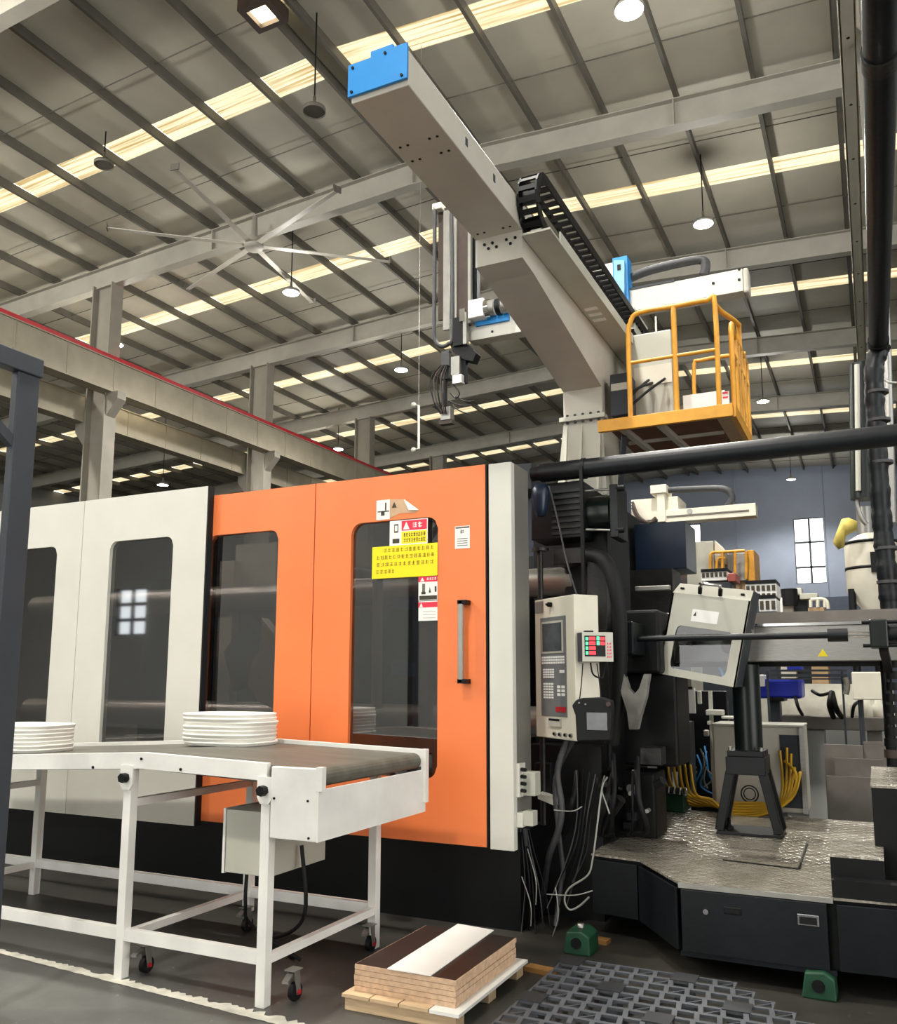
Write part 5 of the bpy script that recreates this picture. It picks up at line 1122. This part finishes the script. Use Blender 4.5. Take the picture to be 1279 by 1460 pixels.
build(MB().box(xd - .02, xd + .02, yj - .02, yj + .02, zd + rd, roofz(xd) - .05), 'hanger_strap', M_purlin, t)
build(MB().box(xd - .02, xd + .02, ye - .6, ye - .56, zd + rd, roofz(xd) - .05), 'hanger_strap', M_purlin, t)
hz = V((xd + .02, ye + .02, zd + rd))
t = thing('taped_hose', 'thick black taped hose dropping from the overhead duct', 'hose', aY(1268, 870, ye))
pts = [hz, aY(1246, 530, ye), aY(1250, 620, ye), aY(1256, 720, ye), aY(1263, 800, ye), aY(1270, 872, ye)]
rw = random.Random(4)
build(MB().tube(pts, lambda s: .075 + .004 * math.sin(s * 70) + .004 * math.sin(s * 171), 12, 14), 'hose', M_black2, t)
for py in (560, 600, 660, 782, 830): q = aY(1250 + (py - 560) * .065, py, ye); build(MB().cyl(q - V((0, 0, .012)), q + V((0, 0, .012)), .09, 14), 'tape_band', M_hosegrey, t)
q = aY(1272, 872, ye); build(MB().cyl((q.x, q.y, 1.9), q, .06, 12), 'spout', M_black, t)
t = thing('green_feed_pipe', 'dark green feed pipe standing on the hopper loader', 'pipe', aY(1232, 700, 13)); 
build(MB().cyl(aY(1232, 712, 13), aY(1229, 520, 13), .17, 18), 'pipe', M_dkgreen, t); build(MB().cyl(aY(1224, 700, 12.8), aY(1222, 520, 12.8), .035, 10), 'side_conduit', M_grey2, t)
o = build(MB().cyl(aY(1273, 745, 12), aY(1263, 440, 12), .05, 10), 'bright_pipe', M_steel); tag(o, 'bright thin steel pipe right of the taped hose', 'pipe')
o = build(MB().tube([aY(1256, 536, ye + .3), aY(1268, 545, ye + .2), aY(1282, 546, ye)], .012, 6), 'pale_cable', M_wirewhite); tag(o, 'short pale cable beside the taped hose top', 'cable')
# hopper dryer
YH = 13.0; hc = aY(1243, 800, YH + .6); rh = (aY(1280, 800, YH + .6).x - aY(1204, 800, YH + .6).x) / 2 * 1.02
t = thing('hopper_dryer', 'cream round hopper dryer behind the taped hose', 'hopper', (hc.x, hc.y, 2))
zz = lambda py: aY(1240, py, YH).z
build(MB().lathe((hc.x, hc.y, 0), [(.001, zz(752)), (rh * .4, zz(752)), (rh * .98, zz(764)), (rh * 1.0, zz(770)), (rh, zz(838)), (rh * .52, zz(862)), (rh * .5, zz(880)), (.001, zz(880))], 32), 'body', M_cream, t)
for py in (766, 804): build(MB().lathe((hc.x, hc.y, zz(py)), [(rh * 1.0, -.02), (rh * 1.02, -.02), (rh * 1.02, .02), (rh * 1.0, .02)], 32), 'band', M_black, t)
q = aY(1246, 797, YH - .1); build(MB().box(q.x - .04, q.x + .04, hc.y - rh - .05, hc.y - rh + .02, q.z - .14, q.z + .14), 'door_latch', M_black, t)
build(MB().cyl((hc.x - .05, hc.y, zz(752)), (hc.x - .05, hc.y, zz(712)), rh * .32, 18), 'loader', M_steel, t)
build(MB().tube([aY(1222, 700, YH), aY(1223, 722, YH), aY(1228, 738, YH), aY(1236, 748, YH)], .03, 8), 'bypass_pipe', M_steel, t)
for dx, dy in ((-.8, -.6), (.8, -.6), (0, .8)): build(MB().cyl((hc.x + rh * dx, hc.y + rh * dy, 0), (hc.x + rh * dx, hc.y + rh * dy, zz(835)), .05, 8), 'leg', M_black, t)
yc_ = [aY(1193, 758, YH), aY(1200, 740, YH), aY(1210, 738, YH), aY(1222, 743, YH), aY(1222, 752, YH), aY(1206, 760, YH), aY(1203, 776, YH), aY(1195, 780, YH), aY(1188, 772, YH)]
mb = MB(); c_ = sum(yc_, V((0, 0, 0))) / len(yc_); n_ = len(yc_)
mb.add([c_ + V((0, -.12, .05))] + yc_ + [p + V((0, .12, -.02)) for p in yc_], [(0, (i + 1) % n_ + 1, i + 1) for i in range(n_)] + [(i + 1, (i + 1) % n_ + 1, (i + 1) % n_ + 1 + n_, i + 1 + n_) for i in range(n_)], True)
o = build(mb, 'yellow_cloth', M_paper); tag(o, 'crumpled yellow cloth draped over the hopper rim', 'cloth')
# ================================================================== machinery beyond
YB2 = 16.0
t = thing('cream_robot', 'cream sprue-picker robot beyond the platen with a long level arm', 'robot', aY(960, 760, YB2))
def bb(l, tp, r, b, Y, D, nm, m, par, bev=.01): return build(bxY(l, tp, r, b, Y, D), nm, m, par, bev=bev)
def bbF(l, tp, r, b, Y, D, nm, m, par, bev=.01): x0, x1, z0, z1 = rectY(l, tp, r, b, Y); return build(MB().box(x0, x1, Y, Y + D, 0, z1), nm, m, par, bev=bev)
bb(900, 710, 967, 741, YB2, .8, 'body', M_cream, t); bb(937, 700, 948, 744, YB2 - .15, .3, 'mast', M_cream, t); bb(927, 691, 950, 703, YB2 - .2, .5, 'head', M_cream, t)
bb(948, 722, 1078, 740, YB2 - .1, .3, 'arm', M_cream, t); bb(950, 731, 1068, 733, YB2 - .12, .03, 'arm_slot', M_card, t, 0)
q = aY(983, 729, YB2 - .12); build(MB().cyl(q, q + V((0, .05, 0)), .05, 10), 'arm_knob', M_alu, t)
build(MB().tube([aY(952, 699, YB2), aY(1000, 697, YB2), aY(1030, 697, YB2), aY(1042, 704, YB2), aY(1043, 714, YB2), aY(1036, 723, YB2)], .06, 8), 'cable_chain_loop', M_hosegrey, t)
for k in range(3): build(MB().tube([aY(902, 716 + 4 * k, YB2 - .1), aY(910, 735 + 2 * k, YB2 - .15), aY(925, 745, YB2 - .2), aY(935, 738 + 2 * k, YB2 - .15)], .03, 6), 'hose', M_brown, t)
bbF(905, 741, 975, 1100, YB2 + .1, .6, 'pedestal', M_dkblue, t)
t = thing('second_machine', 'pale second moulding machine behind with amber railing', 'machine', aY(1000, 900, 18))
bbF(980, 772, 1022, 1010, 18, 1.2, 'housing', M_grey2, t); build(MB().prism([aY(1019, 770, 18), aY(1030, 783, 18), aY(1030, 800, 18), aY(1019, 800, 18)], (0, 1, 0)), 'chamfer', M_cream, t)
bbF(1012, 820, 1072, 1010, 18.4, .8, 'rear_housing', M_cardlt, t)
bb(1066, 784, 1076, 832, 18.0, .9, 'amber_side_panel', M_yellow, t); bb(1046, 788, 1064, 828, 18.3, .1, 'piping_bank', M_steel, t); bb(1033, 790, 1046, 815, 18.6, .1, 'grey_panel', M_card, t)
for a, b in ((1013, 1030), (1022, 1030)): build(MB().tube([aY(a, 822, 17.9), aY(a, 796 if a < 1020 else 803, 17.9), aY(a + 3, 788 if a < 1020 else 796, 17.9), aY(b, 787 if a < 1020 else 796, 17.9), aY(b + 32 if a < 1020 else b + 4, 785 if a < 1020 else 796, 17.9)], .03, 8), 'guard_rail', M_yellow, t)
for px in (1030, 1048, 1064): build(MB().cyl(aY(px, 826, 17.9), aY(px, 786, 17.9), .03, 8), 'guard_post', M_yellow, t)
def rack(l, tp, r, b, Y, nx, label, rows):
    t = thing('hot_runner_rack', label, 'control rack', aY((l + r) / 2, b, Y)); bb(l, tp, r, b, Y, .5, 'case', M_stickwhite, t, .01); x0, x1, z0, z1 = rectY(l, tp, r, b, Y)
    build(MB().box(x0, x1, Y - .02, Y + .5, z1, z1 + .04), 'top_lid', M_black, t)
    for f0, f1 in rows:
        for k in range(nx):
            a = x0 + (x1 - x0) * (k + .18) / nx; c = x0 + (x1 - x0) * (k + .82) / nx; build(MB().box(a, c, Y - .015, Y, z0 + (z1 - z0) * f0, z0 + (z1 - z0) * f1), 'module_display', M_ink, t)
    return t, (x0, x1, z0, z1)
rack(1000, 815, 1037, 828, 12.0, 6, 'white rack of square black displays behind the purge guard handle', ((.4, .9),))
o = build(bxY(1038, 817, 1049, 829, 11.9, .4), 'red_module', mat('faded_red', '9C4A40', .5), bev=.01); tag(o, 'red module box beside the rack of displays', 'box')
rack(1063, 832, 1107, 851, 11.0, 6, 'white rack with black displays right of the purge guard', ((.45, .85), (.1, .25)))
t_, r_ = rack(1082, 853, 1107, 872, 11.0, 3, 'lower white rack unit with two small windows', ((.15, .8),))
for l, tp, r, b in ((1000, 828, 1037, 1090), (1063, 851, 1081, 1090)): pass
r_ = rectY(1060, 872, 1110, 1150, 11.0); o = build(MB().box(r_[0], r_[1], 11.0, 11.5, 0, r_[3]), 'rack_stand', M_dkgrey); tag(o, 'dark grey stand carrying the white display racks', 'stand')
r_ = rectY(1003, 830, 1050, 1150, 12.0); o = build(MB().box(r_[0], r_[1], 12.0, 12.4, 0, r_[3]), 'rack_stand', M_dkgrey); tag(o, 'dark grey stand behind the purge guard', 'stand')
t = thing('small_machine', 'small grey machine with a square head beyond the steel bed', 'machine', aY(1130, 870, 14))
bbF(1112, 846, 1134, 1010, 14, .7, 'body', M_grey, t); bb(1108, 852, 1116, 876, 13.9, .3, 'white_panel', M_stickwhite, t); bb(1135, 838, 1143, 848, 14.1, .3, 'upright', M_white, t); bbF(1134, 848, 1155, 1010, 14.2, .5, 'dark_unit', M_dkgrey, t); bb(1140, 846, 1166, 854, 14, .3, 'cross_head', M_grey2, t); q = aY(1125, 840, 14); build(MB().cyl(q, q + V((0, 0, -.25)), .12, 10), 'motor', M_black, t)
t = thing('tan_rail_cart', 'tan cart with a curved rail beyond the steel bed', 'cart', aY(1165, 875, 13.5)); bbF(1156, 866, 1180, 1010, 13.5, .5, 'box', M_cardlt, t)
for px in (1156, 1166, 1176): build(MB().cyl(aY(px, 866, 13.5), aY(px, 855, 13.5), .025, 6), 'rail_post', M_cream, t)
build(MB().tube([aY(1156, 855, 13.5), aY(1172, 854, 13.5), aY(1179, 858, 13.5), aY(1181, 868, 13.5)], .025, 6), 'rail', M_cream, t)
# ================================================================== things under and behind the steel bed
cab_y = 7.72
t = thing('grey_cabinet', 'grey sheet-metal cabinet behind the A-frame stand with ring emblem', 'cabinet', aY(1080, 1160, cab_y))
x0, x1, z0, z1 = rectY(1018, 1036, 1148, 1158, cab_y)
build(MB().box(x0, x1, cab_y, cab_y + .45, ZPL + .012, z1), 'body', M_grey, t, bev=.012); build(MB().box(x0 - .005, x1 + .005, cab_y - .012, cab_y + .46, z1, z1 + .02), 'lid', M_grey2, t, bev=.006); build(MB().box(x1 - .03, x1 + .008, cab_y - .02, cab_y, ZPL + .012, z1), 'edge_strip', M_steel, t)
q = aY(1069, 1132, cab_y); 
for r0, r1 in ((.062, .072), (.042, .05)): build(MB().lathe(q, [(r0, 0), (r1, 0), (r1, .004), (r0, .004), (r0, 0)], 24, (0, -1, 0)), 'ring_emblem', M_black, t)
x0b, x1b, z0b, z1b = rectY(1114, 1048, 1144, 1152, cab_y); build(MB().box(x0b, x1b, cab_y - .006, cab_y, z0b, z1b), 'manifold_panel', M_dkgrey, t)
rw = random.Random(8)
for k in range(6):
    o1, o2 = rw.uniform(-5, 5), rw.uniform(-3, 3); yq = cab_y - .08 - .03 * k; sy = 940 + 8 * k
    pts = [aY(sy + 4, 1090 + o2, yq - .1), aY(sy + 12, 1122 + 2 * k, yq - .12), aY(985 + 6 * k, 1148 - 1.5 * k, yq), aY(1040, 1148 + 3.4 * k - 3, yq), aY(1085, 1149 + 3.4 * k - 4, yq), aY(1108 + 4 * k, 1147 - 1.5 * k, yq), aY(1116 + 5 * k, 1118 - 3 * k, yq + .03), aY((1112, 1122, 1128, 1133, 1119, 1137)[k], (1070, 1066, 1075, 1095, 1085, 1108)[k], cab_y - .02)]
    hose('yellow_hose', ['yellow hose, lowest of the bundle sweeping along the cabinet base', 'second yellow hose of the bundle along the cabinet base', 'third yellow hose of the bundle along the cabinet base', 'fourth yellow hose of the bundle along the cabinet base', 'fifth yellow hose of the bundle along the cabinet base', 'yellow hose, uppermost of the bundle along the cabinet base'][k], pts, .0115, M_hoseyel, 'hose', 'yellow hoses along the cabinet')
o = build(bxY(946, 1128, 975, 1158, cab_y - .3, .3), 'green_manifold', M_green, bev=.01); tag(o, 'green block with fittings under the yellow hose ends', 'block')
mb = MB()
for k in range(4): q = aY(952 + 8 * k, 1132 + k, cab_y - .32); build(MB().cyl(q, q + V((0, .03, .05)), .022, 8), 'fitting', M_chrome, o)
o = build(bxY(938, 1092, 952, 1155, cab_y - .2, .2), 'hose_plate', M_grease); tag(o, 'dark plate where the yellow hoses start', 'plate')
# white/blue wiring, pole and papers behind
YQ = 8.6
o = build(bxY(1013, 985, 1018, 1150, YQ - .3, .04), 'white_pole', M_white); tag(o, 'thin white pole left of the grey cabinet', 'pole')
t = thing('white_fixture', 'white fixture clamped across the thin pole', 'fixture', aY(1015, 1020, YQ - .4)); bb(1006, 1012, 1031, 1020, YQ - .4, .1, 'bar', M_white, t); bb(1008, 1028, 1014, 1034, YQ - .4, .08, 'knob', M_white, t); bb(1003, 1041, 1010, 1050, YQ - .4, .06, 'clamp', M_white, t); bb(1028, 1021, 1046, 1025, YQ - .4, .1, 'shelf', M_white, t)
o = build(bxY(972, 981, 991, 1017, YQ, .03), 'white_paper_board', M_stickwhite); tag(o, 'white paper on a clipboard below the purge guard', 'paper'); build(bxY(970, 979, 987, 983, YQ - .02, .02), 'clip', M_black, o)
o = build(bxY(994, 985, 1000, 1004, YQ, .04), 'white_bottle', M_white, bev=.01); tag(o, 'small white upright bottle below the purge guard', 'bottle')
for k, (a, w) in enumerate(((950, 6), (957, 8), (965, 6))):
    hose('brown_hose', ['brown hose hanging below the purge guard corner', 'thick brown hose in the middle below the purge guard', 'brown hose nearest the white paper'][k], [aY(a, 960, 7.9), aY(a - 1, 1000, 7.9), aY(a + 1, 1040, 7.9), aY(a + 2, 1100, 7.9)], w * .005, M_brown, 'hose', 'brown hoses under the guard')
o = build(bxY(938, 965, 949, 976, 8.0, .1), 'red_box', M_red); tag(o, 'small red box at the purge guard lower corner', 'box')
t = thing('valve_cluster', 'green valve cluster with bright pipes beside the brown hoses', 'valves', aY(942, 1015, 8.0)); bb(935, 976, 949, 1018, 8.05, .2, 'manifold', M_dkgreen, t)
for k in range(5): q = aY(936 + 2 * k, 985 + 8 * k, 8.0); build(MB().cyl(q, q + V((.09, -.04, .08 * (-1) ** k)), .012, 6), 'pipe_stub', M_chrome, t)
o = build(bxY(966, 1030, 983, 1135, 8.3, .3), 'blue_grey_box', M_hosegrey); tag(o, 'blue-grey upright box behind the yellow hoses', 'box')
t = thing('wiring_panel', 'dark open panel with tangled blue and white wires left of the cabinet', 'panel', aY(998, 1150, 8.5)); bb(982, 985, 1040, 1158, 8.9, .1, 'backboard', M_black2, t)
for k in range(9):
    a = rw.uniform(988, 1010); b = rw.uniform(1060, 1100); build(MB().tube([aY(a, b, 8.7), aY(a + rw.uniform(-8, 8), b + 20, 8.6), aY(a + rw.uniform(-10, 12), b + 38, 8.6), aY(a + rw.uniform(-5, 12), b + 50, 8.7)], .008, 5), 'wire', (M_wirewhite, M_blue, M_hosegrey)[k % 3], t)
# right: blue robot base, white box, milky sheet, boards
YZ = 10.0
t = thing('blue_loader', 'blue loader body on a post under the steel bed', 'loader', aY(1108, 1035, YZ)); bb(1072, 968, 1143, 996, YZ, .5, 'body', M_blue2, t, .03); bbF(1101, 997, 1116, 1160, YZ + .1, .2, 'post', M_dkgrey, t); bb(1096, 994, 1118, 1000, YZ - .02, .4, 'collar', M_black, t); bb(1071, 962, 1090, 979, YZ - .05, .3, 'white_module', M_stickwhite, t); bb(1122, 946, 1143, 957, YZ, .3, 'upper_body', M_blue2, t)
t = thing('dark_linear_rail', 'dark level rail pair in front of the blue loader', 'rail', aY(1150, 962, YZ - .3))
for py, w in ((956, 3), (963, 4), (968, 2)): bb(1098, py - w / 2, 1208, py + w / 2, YZ - .3, .1, 'rail', M_dkgrey, t, 0)
build(MB().tube([aY(1205, 966, YZ - .3), aY(1208, 978, YZ - .3), aY(1206, 990, YZ - .3)], .03, 6), 'end_bracket', M_alu, t)
for px in (1098, 1206): bbF(px - 1, 956, px + 2, 1160, YZ - .28, .05, 'support', M_dkgrey, t, 0)
t = thing('white_machine_box', 'white square machine box hanging under the right end of the steel bed', 'machine box', aY(1240, 1000, 9.4)); bb(1215, 958, 1264, 998, 9.4, .5, 'case', M_cream, t); bbF(1228, 998, 1236, 1160, 9.6, .1, 'leg', M_dkgrey, t)
o = build(bxY(1066, 975, 1275, 1040, 10.9, .05), 'milky_sheet', M_fabric); tag(o, 'milky plastic sheet hanging behind the blue loader', 'plastic sheet')
o2 = bxY(1060, 1040, 1280, 1165, 10.9, .05); o = build(o2, 'pale_partition', M_wallplain); tag(o, 'pale low partition behind the grey cabinet', 'partition')
for k, (l, b, h) in enumerate(((1205, 1030, 26), (1222, 1030, 22), (1238, 1030, 30), (1254, 1030, 20))): 
    q = aY(l, b, 10.4); o = build(MB().lathe(q, [(.001, 0), (.08, 0), (.085, .16), (.03, .2), (.03, .24), (.001, .24)], 12), 'plastic_bottle', M_fabric); tag(o, 'milky bottle on the grey bench, %s from the left' % ['first', 'second', 'third', 'fourth'][k], 'bottle', 'milky bottles on the bench')
t = thing('grey_bench', 'long grey bench panel behind the cabinet', 'bench', aY(1190, 1040, 10.2)); bb(1112, 1022, 1266, 1041, 10.2, .5, 'top', M_card, t); bbF(1150, 1041, 1178, 1165, 10.25, .4, 'pale_end', M_wallplain, t); bbF(1240, 1041, 1262, 1165, 10.3, .4, 'support', M_card, t)
for k, (a, b, c) in enumerate((((1158, 985), (1170, 991), (1186, 987)), ((1186, 987), (1183, 1005), (1188, 1022)), ((1215, 1022), (1218, 1006), (1228, 998)), ((1134, 993), (1138, 1008), (1144, 1019)), ((1186, 987), (1192, 1010), (1200, 1022)))):
    hose('black_cable', ['black cable sagging level between the blue loader and the white box', 'thick black cable dropping to the bench, left of the pair', 'black cable curving up to the underside of the white box', 'black cable hanging from the right end of the blue loader', 'thick black cable dropping to the bench, right of the pair'][k], [aY(a[0], a[1], 10.0), aY(b[0], b[1], 9.9), aY(c[0], c[1], 10.15)], .03 if a[0] == 1186 else .018, M_rubber, 'cable', 'black cables by the loader')
BP = [(1177, 1062, 1233, 1152, 9.0), (1192, 1082, 1262, 1152, 8.9), (1234, 1058, 1279, 1150, 9.1), (1180, 1108, 1258, 1150, 8.8)]
for k, (l, tp, r, b, Y) in enumerate(BP):
    x0, x1, z0, z1 = rectY(l, tp, r, b, Y); o = build(MB().box(x0, x1, Y, Y + .03, 0, z1), 'leaning_board', M_card); tag(o, ['grey-brown board standing behind, left of the board group', 'grey-brown board in the middle of the group right of the cabinet', 'tall grey-brown board at the right of the board group', 'lowest grey-brown board in front of the board group'][k], 'board', 'boards stacked right of the cabinet')
# coil of black hose stubs at the right edge
t = thing('cable_drag_stack', 'black ribbed hose stack at the right edge beside the steps', 'hose', aY(1272, 1110, 6.9))
for k in range(9): q = aY(1273, 945 + 16 * k, 6.9); build(MB().cyl(q - V((0, 0, .035)), q + V((0, 0, .02)), .055, 14), 'rib', M_black if k < 8 else M_brown, t)
q = aY(1273, 1100, 6.9); build(MB().cyl((q.x, q.y, ZPL), (q.x, q.y, q.z + .85), .035, 10), 'core', M_black, t); build(MB().cyl((q.x, q.y, ZPL), (q.x, q.y, ZPL + .1), .06, 12), 'base', M_alu, t)
